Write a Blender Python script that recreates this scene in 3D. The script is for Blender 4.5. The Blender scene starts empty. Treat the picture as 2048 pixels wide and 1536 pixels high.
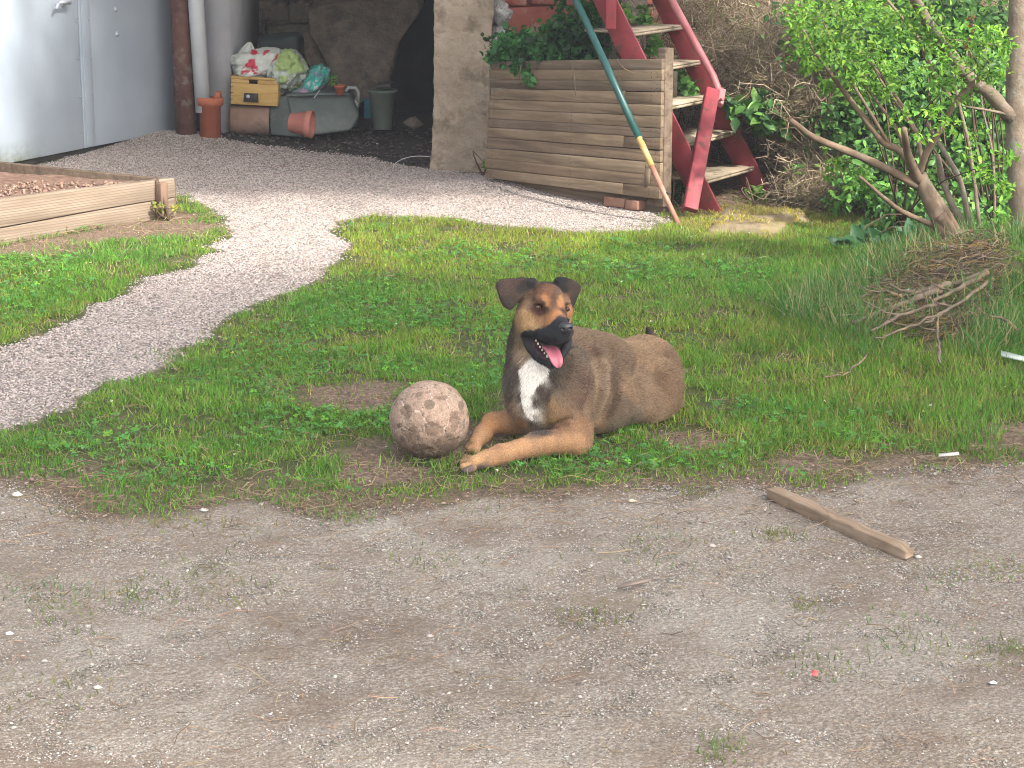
import bpy, math
import numpy as np
from math import radians, sin, cos, tan, pi
from mathutils import Vector, Matrix

# ---------------------------------------------------------------- camera, sky, sun, exposure
SC = bpy.context.scene
FPX, PITCH, CAMH = 4300.0, radians(13.6), 1.6
cam_d = bpy.data.cameras.new('camera'); cam = bpy.data.objects.new('camera', cam_d)
SC.collection.objects.link(cam); SC.camera = cam
cam_d.sensor_width = 36; cam_d.lens = FPX/2048*36; cam_d.clip_end = 400; cam_d.clip_start = .05
cam.location = (0, 0, CAMH); cam.rotation_euler = (pi/2-PITCH, 0, 0)

SUN_EL, SUN_AZ = radians(42), radians(137)        # azimuth of the sun, clockwise from +Y
w = bpy.data.worlds.new('World'); SC.world = w; w.use_nodes = True
nt = w.node_tree
sky = nt.nodes.new('ShaderNodeTexSky'); sky.sky_type = 'NISHITA'; sky.sun_disc = False
sky.sun_elevation = SUN_EL; sky.sun_rotation = SUN_AZ
sky.air_density = 1.0; sky.dust_density = 4.0; sky.ozone_density = 0.8
hs = nt.nodes.new('ShaderNodeHueSaturation'); hs.inputs['Saturation'].default_value = .45
nt.links.new(sky.outputs[0], hs.inputs['Color'])
nt.links.new(hs.outputs[0], nt.nodes['Background'].inputs[0])
nt.nodes['Background'].inputs[1].default_value = 0.15
sl = bpy.data.lights.new('sun', 'SUN'); sl.energy = 3.1; sl.angle = radians(2.0); sl.color = (1, .94, .86)
sun = bpy.data.objects.new('sun', sl); SC.collection.objects.link(sun)
SD = Vector((sin(SUN_AZ)*cos(SUN_EL), cos(SUN_AZ)*cos(SUN_EL), sin(SUN_EL)))
sun.rotation_euler = SD.to_track_quat('Z', 'Y').to_euler()
sun.location = (0, 0, 30)
SC.view_settings.view_transform = 'Standard'; SC.view_settings.look = 'None'
SC.view_settings.exposure = 1.65; SC.view_settings.gamma = 1
SC.cycles.filter_width = 1.0; SC.cycles.max_bounces = 6; SC.cycles.transparent_max_bounces = 8

# ---------------------------------------------------------------- helpers
RS = np.random.RandomState
CP, SP = cos(PITCH), sin(PITCH)
def ray(u, v):
    a = (u-1024)/FPX; b = (768-v)/FPX
    return (a, CP+b*SP, -SP+b*CP)
def PZ(u, v, z=0.0):
    d = ray(u, v); t = (z-CAMH)/d[2]
    return np.array([d[0]*t, d[1]*t, z])
def PY(u, v, Y):
    d = ray(u, v); t = Y/d[1]
    return np.array([d[0]*t, Y, CAMH+d[2]*t])
def project(p):
    p = np.asarray(p, float); x, y, z = p[..., 0], p[..., 1], p[..., 2]-CAMH
    dep = y*CP - z*SP; up = y*SP + z*CP
    return np.stack([1024+FPX*x/dep, 768-FPX*up/dep], -1)
def nrm(v):
    v = np.asarray(v, float); return v/(np.linalg.norm(v, axis=-1, keepdims=True)+1e-12)

def _hash(ix, iy, iz, s):
    h = (ix*374761393 + iy*668265263 + iz*2147483647 + s*1274126177) & 0xffffffff
    h = ((h ^ (h >> 13))*1274126177) & 0xffffffff
    return ((h ^ (h >> 16)) & 0xffff)/65535.0
def vnoise(x, y, z=0.0, s=0):
    x, y, z = np.broadcast_arrays(np.asarray(x, float), np.asarray(y, float), np.asarray(z, float))
    ix, iy, iz = [np.floor(a).astype(np.int64) for a in (x, y, z)]
    fx, fy, fz = x-ix, y-iy, z-iz
    fx, fy, fz = [f*f*(3-2*f) for f in (fx, fy, fz)]
    r = 0
    for dx in (0, 1):
        for dy in (0, 1):
            for dz in (0, 1):
                r = r + _hash(ix+dx, iy+dy, iz+dz, s)*(fx if dx else 1-fx)*(fy if dy else 1-fy)*(fz if dz else 1-fz)
    return r
def fbm(x, y, z=0.0, s=0, o=4):
    r = 0; a = .5; t = 0
    for i in range(o):
        r = r + a*vnoise(np.asarray(x)*2**i, np.asarray(y)*2**i, np.asarray(z)*2**i, s+i*17); t += a; a *= .5
    return r/t
def sst(e0, e1, x):
    t = np.clip((x-e0)/(e1-e0), 0, 1); return t*t*(3-2*t)

def raw_mesh(name, V, L, n, smooth=False, colors=None, mats=(), midx=None):
    """V (N,3), L flat loop indices, n loop counts per face"""
    me = bpy.data.meshes.new(name)
    V = np.asarray(V, np.float32); L = np.asarray(L, np.int32).ravel(); n = np.asarray(n, np.int32)
    me.vertices.add(len(V)); me.vertices.foreach_set('co', V.ravel())
    me.loops.add(len(L)); me.loops.foreach_set('vertex_index', L)
    me.polygons.add(len(n))
    st = np.zeros(len(n), np.int32); st[1:] = np.cumsum(n)[:-1]
    me.polygons.foreach_set('loop_start', st); me.polygons.foreach_set('loop_total', n)
    if midx is not None: me.polygons.foreach_set('material_index', np.asarray(midx, np.int32))
    if smooth: me.polygons.foreach_set('use_smooth', np.ones(len(n), bool))
    for m in mats: me.materials.append(m)
    me.update(calc_edges=True)
    if colors is not None:
        a = me.color_attributes.new('Col', 'FLOAT_COLOR', 'POINT')
        c = np.ones((len(V), 4), np.float32); c[:, :colors.shape[1]] = colors
        a.data.foreach_set('color', c.ravel())
    return me

def link(name, me, parent=None, loc=None, rot=None):
    o = bpy.data.objects.new(name, me); SC.collection.objects.link(o)
    if parent is not None: o.parent = parent
    if loc is not None: o.location = loc
    if rot is not None: o.rotation_euler = rot
    return o
def tag(o, label=None, cat=None, group=None, kind=None):
    if label: o['label'] = label
    if cat: o['category'] = cat
    if group: o['group'] = group
    if kind: o['kind'] = kind
    return o
def thing(name, label, cat, loc=(0, 0, 0), rotz=0.0, group=None):
    o = link(name, None, loc=tuple(float(a) for a in loc)); o.rotation_euler = (0, 0, rotz)
    o.empty_display_size = .1
    return tag(o, label, cat, group)

class MB:
    """collects shapes in world coordinates; build() makes ONE mesh object"""
    def __init__(s): s.V = []; s.F = []; s.M = []; s.mi = 0
    def add(s, V, F):
        b = sum(len(v) for v in s.V); s.V.append(np.asarray(V, float))
        for f in F: s.F.append([i+b for i in f]); s.M.append(s.mi)
        return s
    def hexa(s, P):      # 8 points: bottom 4 ccw, top 4 ccw
        return s.add(P, [(3, 2, 1, 0), (4, 5, 6, 7), (0, 1, 5, 4), (1, 2, 6, 5), (2, 3, 7, 6), (3, 0, 4, 7)])
    def box(s, c, size, ax=None, jit=0, seed=0):
        ax = np.eye(3) if ax is None else np.asarray(ax, float)
        h = np.asarray(size, float)/2; c = np.asarray(c, float)
        P = [c+ax[0]*a*h[0]+ax[1]*b*h[1]+ax[2]*d*h[2] for d in (-1, 1) for a, b in ((-1, -1), (1, -1), (1, 1), (-1, 1))]
        P = np.array(P)
        if jit: P += RS(seed).uniform(-jit, jit, P.shape)
        return s.hexa(P)
    def tube(s, pts, rad, n=8, cap=True):
        pts = np.asarray(pts, float); N = len(pts)
        rad = np.broadcast_to(np.asarray(rad, float), (N,))
        T = np.gradient(pts, axis=0) if N > 2 else np.array([pts[1]-pts[0]]*2); T = nrm(T)
        up = np.array([0, 0, 1.]) if abs(T[0][2]) < .9 else np.array([1., 0, 0])
        V = []; A = nrm(np.cross(T[0], up))
        for i in range(N):
            A = nrm(A-T[i]*np.dot(A, T[i])); B = np.cross(T[i], A)
            for k in range(n):
                t = 2*pi*k/n; V.append(pts[i]+rad[i]*(A*cos(t)+B*sin(t)))
        F = [(i*n+k, i*n+(k+1) % n, (i+1)*n+(k+1) % n, (i+1)*n+k) for i in range(N-1) for k in range(n)]
        if cap: F += [tuple(range(n))[::-1], tuple((N-1)*n+k for k in range(n))]
        return s.add(V, F)
    def lathe(s, base, axis, prof, n=24):   # prof: (r, h) list
        axis = nrm(axis); up = np.array([0, 0, 1.]) if abs(axis[2]) < .9 else np.array([1., 0, 0])
        A = nrm(np.cross(axis, up)); B = np.cross(axis, A); V = []
        for r, h in prof:
            for k in range(n):
                t = 2*pi*k/n; V.append(np.asarray(base)+axis*h+r*(A*cos(t)+B*sin(t)))
        N = len(prof)
        F = [(i*n+k, i*n+(k+1) % n, (i+1)*n+(k+1) % n, (i+1)*n+k) for i in range(N-1) for k in range(n)]
        F += [tuple(range(n))[::-1], tuple((N-1)*n+k for k in range(n))]
        return s.add(V, F)
    def prism(s, poly, ext):     # poly 3d points, extruded by vector ext
        P = np.asarray(poly, float); n = len(P); e = np.asarray(ext, float)
        V = np.vstack([P, P+e])
        return s.add(V, [tuple(range(n))[::-1], tuple(n+k for k in range(n))]+[(k, (k+1) % n, n+(k+1) % n, n+k) for k in range(n)])
    def build(s, name, m, parent=None, smooth=False, bevel=0, wob=0, seed=0, colors=None):
        V = np.vstack(s.V)
        if wob:
            for i in range(3): V[:, i] += wob*(fbm(V[:, 0]*9, V[:, 1]*9, V[:, 2]*9, seed+i*5, 3)-.5)*2
        loc = None
        if parent is not None:
            V = to_local(parent, V)
        else:
            loc = V.mean(0); loc[2] = V[:, 2].min(); V = V-loc; loc = tuple(loc)
        me = raw_mesh(name, V, [i for f in s.F for i in f], [len(f) for f in s.F], smooth, colors, (m if isinstance(m, (list, tuple)) else [m]), s.M)
        o = link(name, me, parent, loc)
        if bevel:
            b = o.modifiers.new('b', 'BEVEL'); b.width = bevel; b.segments = 2; b.limit_method = 'ANGLE'; b.angle_limit = radians(40)
        return o
def to_local(parent, V):
    V = np.asarray(V, float).copy(); ch = []
    p = parent
    while p is not None: ch.append(p); p = p.parent
    for p in ch[::-1]:
        V = V-np.array(p.location); a = -p.rotation_euler[2]
        x = V[:, 0]*cos(a)-V[:, 1]*sin(a); y = V[:, 0]*sin(a)+V[:, 1]*cos(a); V[:, 0] = x; V[:, 1] = y
    return V

def frames(nv, ang):
    """orthonormal frames with z = nv, spun by ang -> (N,3,3) columns x,y,z"""
    nv = nrm(nv); ref = np.where(np.abs(nv[:, 2:3]) > .95, np.array([[1., 0, 0]]), np.array([[0, 0, 1.]]))
    x = nrm(np.cross(ref, nv)); y = np.cross(nv, x)
    c, s_ = np.cos(ang)[:, None], np.sin(ang)[:, None]
    X = x*c+y*s_; Y = -x*s_+y*c
    return np.stack([X, Y, nv], -1)
def scatter(name, TV, TF, pos, R, S, col, m, parent=None, smooth=False, vjit=0, seed=0, at=None):
    """merge N transformed copies of a template into one mesh. S (N,3); col (N,3)"""
    TV = np.asarray(TV, float); N = len(pos); k = len(TV)
    V = TV[None]*S[:, None, :]
    if vjit: V = V*(1+RS(seed).uniform(-vjit, vjit, V.shape))
    V = np.einsum('nij,nkj->nki', R, V)+pos[:, None, :]
    tl = np.array([i for f in TF for i in f]); tn = np.array([len(f) for f in TF])
    L = (tl[None]+(np.arange(N)*k)[:, None]).ravel(); n = np.tile(tn, N)
    V = V.reshape(-1, 3); C = np.repeat(col, k, 0)
    loc = None
    if parent is not None: V = to_local(parent, V)
    elif at is not None: V = V-np.asarray(at); loc = tuple(at)
    me = raw_mesh(name, V, L, n, smooth, C, [m])
    return link(name, me, parent, loc)

# ---------------------------------------------------------------- materials
def newmat(name):
    m = bpy.data.materials.new(name); m.use_nodes = True
    n = m.node_tree; return m, n, n.nodes['Principled BSDF']
def N_(n, t, **kw):
    x = n.nodes.new(t)
    for k, v in kw.items():
        if k in x.inputs: x.inputs[k].default_value = v
        else: setattr(x, k, v)
    return x
def noise(n, vec, scale, detail=6, rough=.6, dist=0):
    x = N_(n, 'ShaderNodeTexNoise', Scale=scale, Detail=detail, Roughness=rough, Distortion=dist)
    n.links.new(vec, x.inputs['Vector']); return x.outputs['Fac']
def ramp(n, fac, stops):
    r = n.nodes.new('ShaderNodeValToRGB'); e = r.color_ramp.elements
    while len(e) < len(stops): e.new(.5)
    for i, (p, c) in enumerate(stops):
        e[i].position = p; e[i].color = (*c, 1) if len(c) == 3 else c
    n.links.new(fac, r.inputs[0]); return r.outputs[0]
def g(v): return (v, v, v)
def mixc(n, fac, a, b, mode='MIX'):
    x = n.nodes.new('ShaderNodeMix'); x.data_type = 'RGBA'; x.blend_type = mode
    for s, v in ((0, fac), (6, a), (7, b)):
        if isinstance(v, (int, float)): x.inputs[s].default_value = v
        elif isinstance(v, tuple): x.inputs[s].default_value = (*v, 1)
        else: n.links.new(v, x.inputs[s])
    return x.outputs[2]
def bump(n, b, h, strength=.5, dist=.01):
    x = N_(n, 'ShaderNodeBump', Strength=strength, Distance=dist)
    n.links.new(h, x.inputs['Height']); n.links.new(x.outputs[0], b.inputs['Normal'])
def coords(n, kind='Object', scale=None):
    t = n.nodes.new('ShaderNodeTexCoord').outputs[kind]
    if scale:
        mp = n.nodes.new('ShaderNodeMapping'); mp.inputs['Scale'].default_value = scale
        n.links.new(t, mp.inputs[0]); return mp.outputs[0]
    return t
def attr(n, name='Col'):
    return N_(n, 'ShaderNodeAttribute', attribute_name=name).outputs['Color']
def rough_mat(name, c1, c2, scale=8, rough=.85, bs=60, bst=.4, bd=.004, c3=None, s3=3, metal=0, spec=.3, lo=.35, hi=.65):
    m, n, b = newmat(name); v = coords(n)
    c = ramp(n, noise(n, v, scale), [(lo, c1), (hi, c2)])
    if c3: c = mixc(n, ramp(n, noise(n, v, s3, 5, .7), [(.52, g(0)), (.66, g(1))]), c, c3)
    n.links.new(c, b.inputs['Base Color']); b.inputs['Roughness'].default_value = rough
    b.inputs['Metallic'].default_value = metal; b.inputs['Specular IOR Level'].default_value = spec
    bump(n, b, noise(n, v, bs, 5, .65), bst, bd); return m
def wood_mat(name, c1, c2, c3, gs=(1.6, 30, 30), rings=0, rough=.85, dark=.5):
    m, n, b = newmat(name); v = coords(n, 'Object', gs); o = coords(n)
    f = noise(n, v, 1.0, 8, .65, .6)
    c = ramp(n, f, [(.3, c1), (.5, c2), (.7, c3)])
    big = noise(n, o, 3.0, 4, .6)
    c = mixc(n, ramp(n, big, [(.35, g(dark)), (.65, g(0))]), c, c1)
    h = f
    if rings:
        wv = N_(n, 'ShaderNodeTexWave', Scale=1.0, Distortion=rings, Detail=3.0); wv.inputs['Detail Scale'].default_value = .6
        wv.bands_direction = 'Z'
        n.links.new(coords(n, 'Object', (1.3, 12, 26)), wv.inputs['Vector'])
        c = mixc(n, ramp(n, wv.outputs['Fac'], [(.0, g(.75)), (.35, g(0))]), c, c1)
    n.links.new(c, b.inputs['Base Color']); b.inputs['Roughness'].default_value = rough
    b.inputs['Specular IOR Level'].default_value = .25
    bump(n, b, h, .6, .004); return m
def attr_mat(name, rough=.7, trans=0, spec=.3, varscale=None, mul=1.0):
    m, n, b = newmat(name); c = attr(n)
    if varscale:
        c = mixc(n, 1.0, c, ramp(n, noise(n, coords(n), varscale), [(.3, g(.65)), (.7, g(1.3))]), 'MULTIPLY')
    n.links.new(c, b.inputs['Base Color']); b.inputs['Roughness'].default_value = rough
    b.inputs['Specular IOR Level'].default_value = spec
    if trans:
        t = n.nodes.new('ShaderNodeBsdfTranslucent'); n.links.new(mixc(n, 1.0, c, (1.5, 1.7, .7), 'MULTIPLY'), t.inputs[0])
        mx = n.nodes.new('ShaderNodeMixShader'); mx.inputs[0].default_value = trans
        n.links.new(b.outputs[0], mx.inputs[1]); n.links.new(t.outputs[0], mx.inputs[2])
        n.links.new(mx.outputs[0], n.nodes['Material Output'].inputs[0])
    return m

# ---------------------------------------------------------------- terrain
def poly_px(pts): return np.array([PZ(u, v)[:2] for u, v in pts])
PATH = poly_px([(-700, 985), (-60, 880), (0, 866), (60, 846), (130, 812), (230, 762), (330, 730), (420, 672), (480, 628), (560, 592), (620, 560), (682, 520),
    (700, 492), (668, 462), (682, 438), (760, 428), (900, 438), (1050, 458), (1200, 468), (1300, 462), (1330, 440), (1290, 406), (1100, 366), (975, 350),
    (862, 338), (700, 312), (560, 294), (440, 287), (400, 270), (340, 262), (200, 296), (60, 335), (-60, 350), (-60, 372), (120, 350), (330, 368), (395, 405), (450, 440), (462, 470),
    (432, 500), (380, 530), (300, 552), (250, 580), (200, 602), (150, 640), (60, 672), (0, 698), (-60, 715), (-700, 830)])
DRIVE = poly_px([(-3000, 965), (0, 968), (100, 985), (200, 1035), (350, 1030), (520, 1005), (660, 1035), (800, 1012), (950, 1000), (1100, 1002), (1250, 985),
    (1400, 992), (1530, 968), (1650, 975), (1800, 958), (1900, 932), (2300, 925), (5500, 925), (5500, 3500), (-3000, 3500)])
SOILS = [poly_px(p) for p in (
    [(600, 770), (700, 755), (790, 760), (800, 800), (720, 830), (640, 820)],
    [(780, 880), (860, 925), (980, 945), (1000, 900), (1060, 880), (1000, 860), (950, 850), (850, 860)],
    [(660, 900), (760, 880), (830, 905), (840, 960), (700, 955)],
    [(1950, 850), (2100, 840), (2100, 905), (1960, 890)],
    [(-100, 500), (0, 492), (180, 462), (330, 430), (400, 428), (460, 455), (400, 470), (240, 480), (120, 500), (0, 520)],
    [(1280, 860), (1420, 850), (1500, 880), (1350, 900)],
    [(1500, 920), (1640, 900), (1700, 930), (1560, 950)],
    [(980, 800), (1020, 790), (1030, 840), (960, 860)])]
SHED = poly_px([(380, 268), (440, 287), (560, 294), (700, 312), (862, 338), (975, 348), (975, 150), (380, 150)])
BANK = poly_px([(1340, 430), (1440, 425), (1640, 425), (1700, 440), (1850, 470), (2400, 560), (2400, 100), (1300, 100), (1280, 380)])
MOUND = poly_px([(1730, 650), (1770, 605), (1860, 562), (1960, 548), (2010, 580), (1990, 650), (1960, 700), (1880, 715), (1790, 690)])
def sdist(x, y, P, wob=.06, s=3, f=5.0):
    """signed distance (neg inside) with a wobbly outline"""
    x = np.asarray(x, float).ravel(); y = np.asarray(y, float).ravel()
    if wob:
        x = x+wob*2*(fbm(x*f, y*f, 0, s, 3)-.5); y = y+wob*2.6*(fbm(x*f, y*f, 0, s+50, 3)-.5)
    d = np.full(x.shape, 1e9); ins = np.zeros(x.shape, bool)
    A = P; B = np.roll(P, -1, 0)
    for (ax, ay), (bx, by) in zip(A, B):
        ex, ey = bx-ax, by-ay; L = ex*ex+ey*ey+1e-12
        t = np.clip(((x-ax)*ex+(y-ay)*ey)/L, 0, 1)
        d = np.minimum(d, (x-ax-t*ex)**2+(y-ay-t*ey)**2)
        c = ((ay > y) != (by > y)) & (x < (bx-ax)*(y-ay)/(by-ay+1e-12)+ax)
        ins ^= c
    return np.where(ins, -1, 1)*np.sqrt(d)
def H(x, y):
    x = np.asarray(x, float); y = np.asarray(y, float)
    h = .010*(fbm(x*2.2, y*2.2, 0, 7, 4)-.5)*2
    bank = sst(10.7, 14.2, y+.25*(fbm(x*1.5, y*1.5, 0, 5)-.5)+np.clip(x-1.6, 0, 2)*.7)*sst(.95, 1.45, x)
    h = h+bank*(1.0+.12*(fbm(x*3, y*3, 0, 9)-.5))
    h = h+.16*np.exp(-((x-1.90)/.46)**2-((y-8.05)/.8)**2)*(.8+.5*fbm(x*6, y*6, 0, 12))
    h = h+.05*np.exp(-((x-1.45)/.35)**2-((y-7.2)/.5)**2)
    h = h+.10*sst(1.9, 3.2, x)*sst(5.5, 7.5, y)
    h = h+.05*np.exp(-((x+2.05)/.45)**2-((y-12.75)/.4)**2)
    h = h+.062*np.exp(-((x-.08)/.34)**2-((y-10.85)/.22)**2)
    return h

def axis_coords(lo, hi, step, far):
    a = np.arange(lo, hi+1e-6, step)
    k = np.array([.05, .12, .25, .5, 1, 2, 4, 8, 16, 32, 64]); k = k[k < far]
    return np.concatenate([lo-k[::-1], a, hi+k])
gx = axis_coords(-3.3, 3.3, .022, 120); gy = axis_coords(2.9, 14.6, .026, 120)
GX, GY = np.meshgrid(gx, gy); fx, fy = GX.ravel(), GY.ravel()
dP = sdist(fx, fy, PATH, .06, 3, 7); dD = sdist(fx, fy, DRIVE, .10, 4, 4)
dS = np.min([sdist(fx, fy, p, .10, 5, 5) for p in SOILS], 0)
dH = sdist(fx, fy, SHED, .05, 6, 5); dB = sdist(fx, fy, BANK, .08, 8, 4); dM = sdist(fx, fy, MOUND, .10, 8, 5)
mp_ = sst(.02, -.02, dP); md_ = sst(.06, -.06, dD)*(1-mp_)
ms_ = np.maximum.reduce([sst(.05, -.05, dS), sst(.05, -.05, dB), sst(.05, -.05, dM)*.9, sst(.42, .08, dD+.3*(fbm(fx*4, fy*4, 0, 91, 3)-.5))*.85])*(1-mp_)
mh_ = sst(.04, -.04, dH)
fz = H(fx, fy)
fz += .004*(fbm(fx*30, fy*30, 0, 21, 3)-.5)*2 + .008*(fbm(fx*14, fy*14, 0, 22, 3)-.5)*(1-mp_)
fz += -.006*(1-mp_)*(1-md_)

def ground_material():
    m, n, b = newmat('ground_surface'); v = coords(n)
    sep = n.nodes.new('ShaderNodeSeparateColor'); n.links.new(attr(n, 'Col'), sep.inputs[0])
    a2 = n.nodes.new('ShaderNodeSeparateColor'); n.links.new(attr(n, 'Col2'), a2.inputs[0])
    under = ramp(n, noise(n, v, 9, 8, .7), [(.3, (.035, .055, .015)), (.55, (.075, .085, .03)), (.72, (.18, .14, .08))])  # dark turf base painted in for shade between the blades
    # driveway: fine grit in trodden earth, with many pale chips
    vo = N_(n, 'ShaderNodeTexVoronoi', Scale=170.0); n.links.new(v, vo.inputs['Vector'])
    vs = n.nodes.new('ShaderNodeSeparateColor'); n.links.new(vo.outputs['Color'], vs.inputs[0])
    base = ramp(n, noise(n, v, 1.3, 6, .6), [(.3, (.175, .135, .100)), (.5, (.245, .202, .158)), (.7, (.315, .28, .232))])
    fine = ramp(n, noise(n, v, 240, 4, .75), [(.32, g(.55)), (.68, g(1.4))])
    chip = mixc(n, ramp(n, vs.outputs[0], [(.5, g(0)), (.8, g(.5))]), base, (.42, .385, .33))
    chip = mixc(n, ramp(n, vo.outputs['Distance'], [(.0, g(0)), (.45, g(0)), (.75, g(.35))]), chip, (.15, .11, .088))
    drive = mixc(n, 1.0, chip, fine, 'MULTIPLY')
    drive = mixc(n, ramp(n, noise(n, v, 3.1, 5, .65), [(.48, g(0)), (.66, g(.6))]), drive, (.15, .105, .075))
    # path: pinkish grey crushed stone
    vp = N_(n, 'ShaderNodeTexVoronoi', Scale=85.0); n.links.new(v, vp.inputs['Vector'])
    vps = n.nodes.new('ShaderNodeSeparateColor'); n.links.new(vp.outputs['Color'], vps.inputs[0])
    pc = ramp(n, vps.outputs[1], [(0, (.23, .195, .17)), (.5, (.35, .305, .27)), (1, (.47, .42, .38))])
    pc = mixc(n, ramp(n, vp.outputs['Distance'], [(.3, g(0)), (.7, g(.85))]), pc, (.15, .125, .115))
    pc = mixc(n, 1.0, pc, ramp(n, noise(n, v, 2.2, 5), [(.3, g(.85)), (.7, g(1.1))]), 'MULTIPLY')
    soil = ramp(n, noise(n, v, 55, 7, .8), [(.3, (.06, .038, .026)), (.5, (.155, .105, .075)), (.68, (.33, .25, .19))])
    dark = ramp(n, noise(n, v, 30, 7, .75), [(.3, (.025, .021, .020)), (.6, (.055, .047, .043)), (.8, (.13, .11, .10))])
    c = mixc(n, sep.outputs[2], under, soil)
    c = mixc(n, sep.outputs[1], c, drive)
    c = mixc(n, sep.outputs[0], c, pc)
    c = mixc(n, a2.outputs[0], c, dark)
    n.links.new(c, b.inputs['Base Color']); b.inputs['Roughness'].default_value = .92; b.inputs['Specular IOR Level'].default_value = .2
    mt = n.nodes.new('ShaderNodeMath'); mt.operation = 'SUBTRACT'
    n.links.new(noise(n, v, 150, 6, .7), mt.inputs[0]); n.links.new(vp.outputs['Distance'], mt.inputs[1])
    bump(n, b, mt.outputs[0], .8, .007); return m
MGROUND = ground_material()
cls = np.zeros(fx.shape, int)
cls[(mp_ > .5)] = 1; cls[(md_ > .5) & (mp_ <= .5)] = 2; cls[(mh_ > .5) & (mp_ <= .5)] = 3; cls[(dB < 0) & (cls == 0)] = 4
nx, ny = len(gx), len(gy)
ii = (np.arange(ny-1)[:, None]*nx+np.arange(nx-1)[None]).ravel()
quad = np.stack([ii, ii+1, ii+1+nx, ii+nx], 1); qc = cls[ii]
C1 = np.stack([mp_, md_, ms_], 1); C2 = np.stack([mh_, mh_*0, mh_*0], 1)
for k, nm in ((0, 'ground'), (1, 'gravel_path'), (2, 'driveway'), (3, 'shed_floor'), (4, 'bank_slope')):
    q = quad[qc == k]; idx, inv = np.unique(q, return_inverse=True)
    V = np.stack([fx, fy, fz], 1)[idx]
    me = raw_mesh(nm, V, inv.ravel(), np.full(len(q), 4), True, C1[idx], [MGROUND])
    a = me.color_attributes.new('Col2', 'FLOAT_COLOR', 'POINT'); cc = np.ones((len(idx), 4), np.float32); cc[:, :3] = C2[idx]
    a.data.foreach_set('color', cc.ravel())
    tag(link(nm, me), kind='structure')

def sample(n, seed, x0, x1, y0, y1):
    r = RS(seed); return r.uniform(x0, x1, n), r.uniform(y0, y1, n), r
def view_keep(x, y, mg=.25):
    dep = y*CP+CAMH*SP
    return np.abs(x) < dep*1024/FPX+mg
PEB_V = np.array([(1, 0, 0), (.45, .8, .1), (-.5, .75, -.1), (-1, .05, .1), (-.4, -.85, 0), (.55, -.75, -.05), (.2, .1, .8), (-.35, -.1, .65), (.1, 0, -.6)])
PEB_F = [(0, 1, 6), (1, 2, 6), (2, 7, 6), (2, 3, 7), (3, 4, 7), (4, 5, 7), (5, 6, 7), (5, 0, 6), (1, 0, 8), (2, 1, 8), (3, 2, 8), (4, 3, 8), (5, 4, 8), (0, 5, 8)]
MSTONE = attr_mat('stone_chip', .85, 0, .3)
def pebbles(name, x, y, r, size, cols, sink=.2, seed=0, zoff=0.0):
    N = len(x); z = H(x, y)+zoff
    S = size[:, None]*np.stack([r.uniform(.7, 1.2, N), r.uniform(.6, 1.0, N), r.uniform(.4, .8, N)], 1)
    nv = np.stack([r.normal(0, .25, N), r.normal(0, .25, N), np.ones(N)], 1)
    pos = np.stack([x, y, z+S[:, 2]*(.5-sink)], 1)
    return scatter(name, PEB_V, PEB_F, pos, frames(nv, r.uniform(0, 6.28, N)), S, cols, MSTONE, vjit=.18, seed=seed)
def jitter_col(r, N, base, var=.25, hv=.06):
    c = np.asarray(base)[None]*(1+r.uniform(-var, var, (N, 1)))*(1+r.uniform(-hv, hv, (N, 3))); return np.clip(c, .005, .9)
# path gravel
x, y, r = sample(360000, 11, -3.4, 1.2, 5.6, 13.1)
k = view_keep(x, y, .6); x, y = x[k], y[k]
d = sdist(x, y, PATH, .06, 3, 7); k = (d < .0) | ((d < .07) & (r.rand(len(d)) < .25*np.exp(-d/.03))); x, y = x[k], y[k]
k = r.rand(len(x)) < np.clip(1.35-(y-6)*.10, .35, 1); x, y = x[k], y[k]; N = len(x)
c = jitter_col(r, N, (.385, .33, .298), .30, .04); dk = r.rand(N) < .10; c[dk] *= .4
tag(pebbles('gravel', x, y, r, r.uniform(.003, .0066, N), c), 'fine pinkish grey crushed stone covering the curving path', 'gravel', kind='stuff')
# driveway chips
x, y, r = sample(270000, 12, -1.5, 1.6, 3.4, 5.75)
k = view_keep(x, y, .06); x, y = x[k], y[k]
d = sdist(x, y, DRIVE, .10, 4, 4); cl = fbm(x*2.3, y*2.3, 0, 31, 4)
k = (d < .05) & (r.rand(len(x)) < np.clip((cl-.30)*2.2+.15, .12, .75)); x, y = x[k], y[k]; N = len(x)
sz = np.clip(.0020*np.exp(r.normal(0, .42, N)), .001, .0085); c = jitter_col(r, N, (.335, .302, .262), .40, .06)
wh = r.rand(N) < .02; c[wh] = (.52, .47, .43); dk = r.rand(N) < .2; c[dk] *= .5
tag(pebbles('pebbles', x, y, r, sz, c, .45, zoff=-.0005), 'small pale chips pressed into the brown earth of the drive', 'pebbles', kind='stuff')
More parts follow.
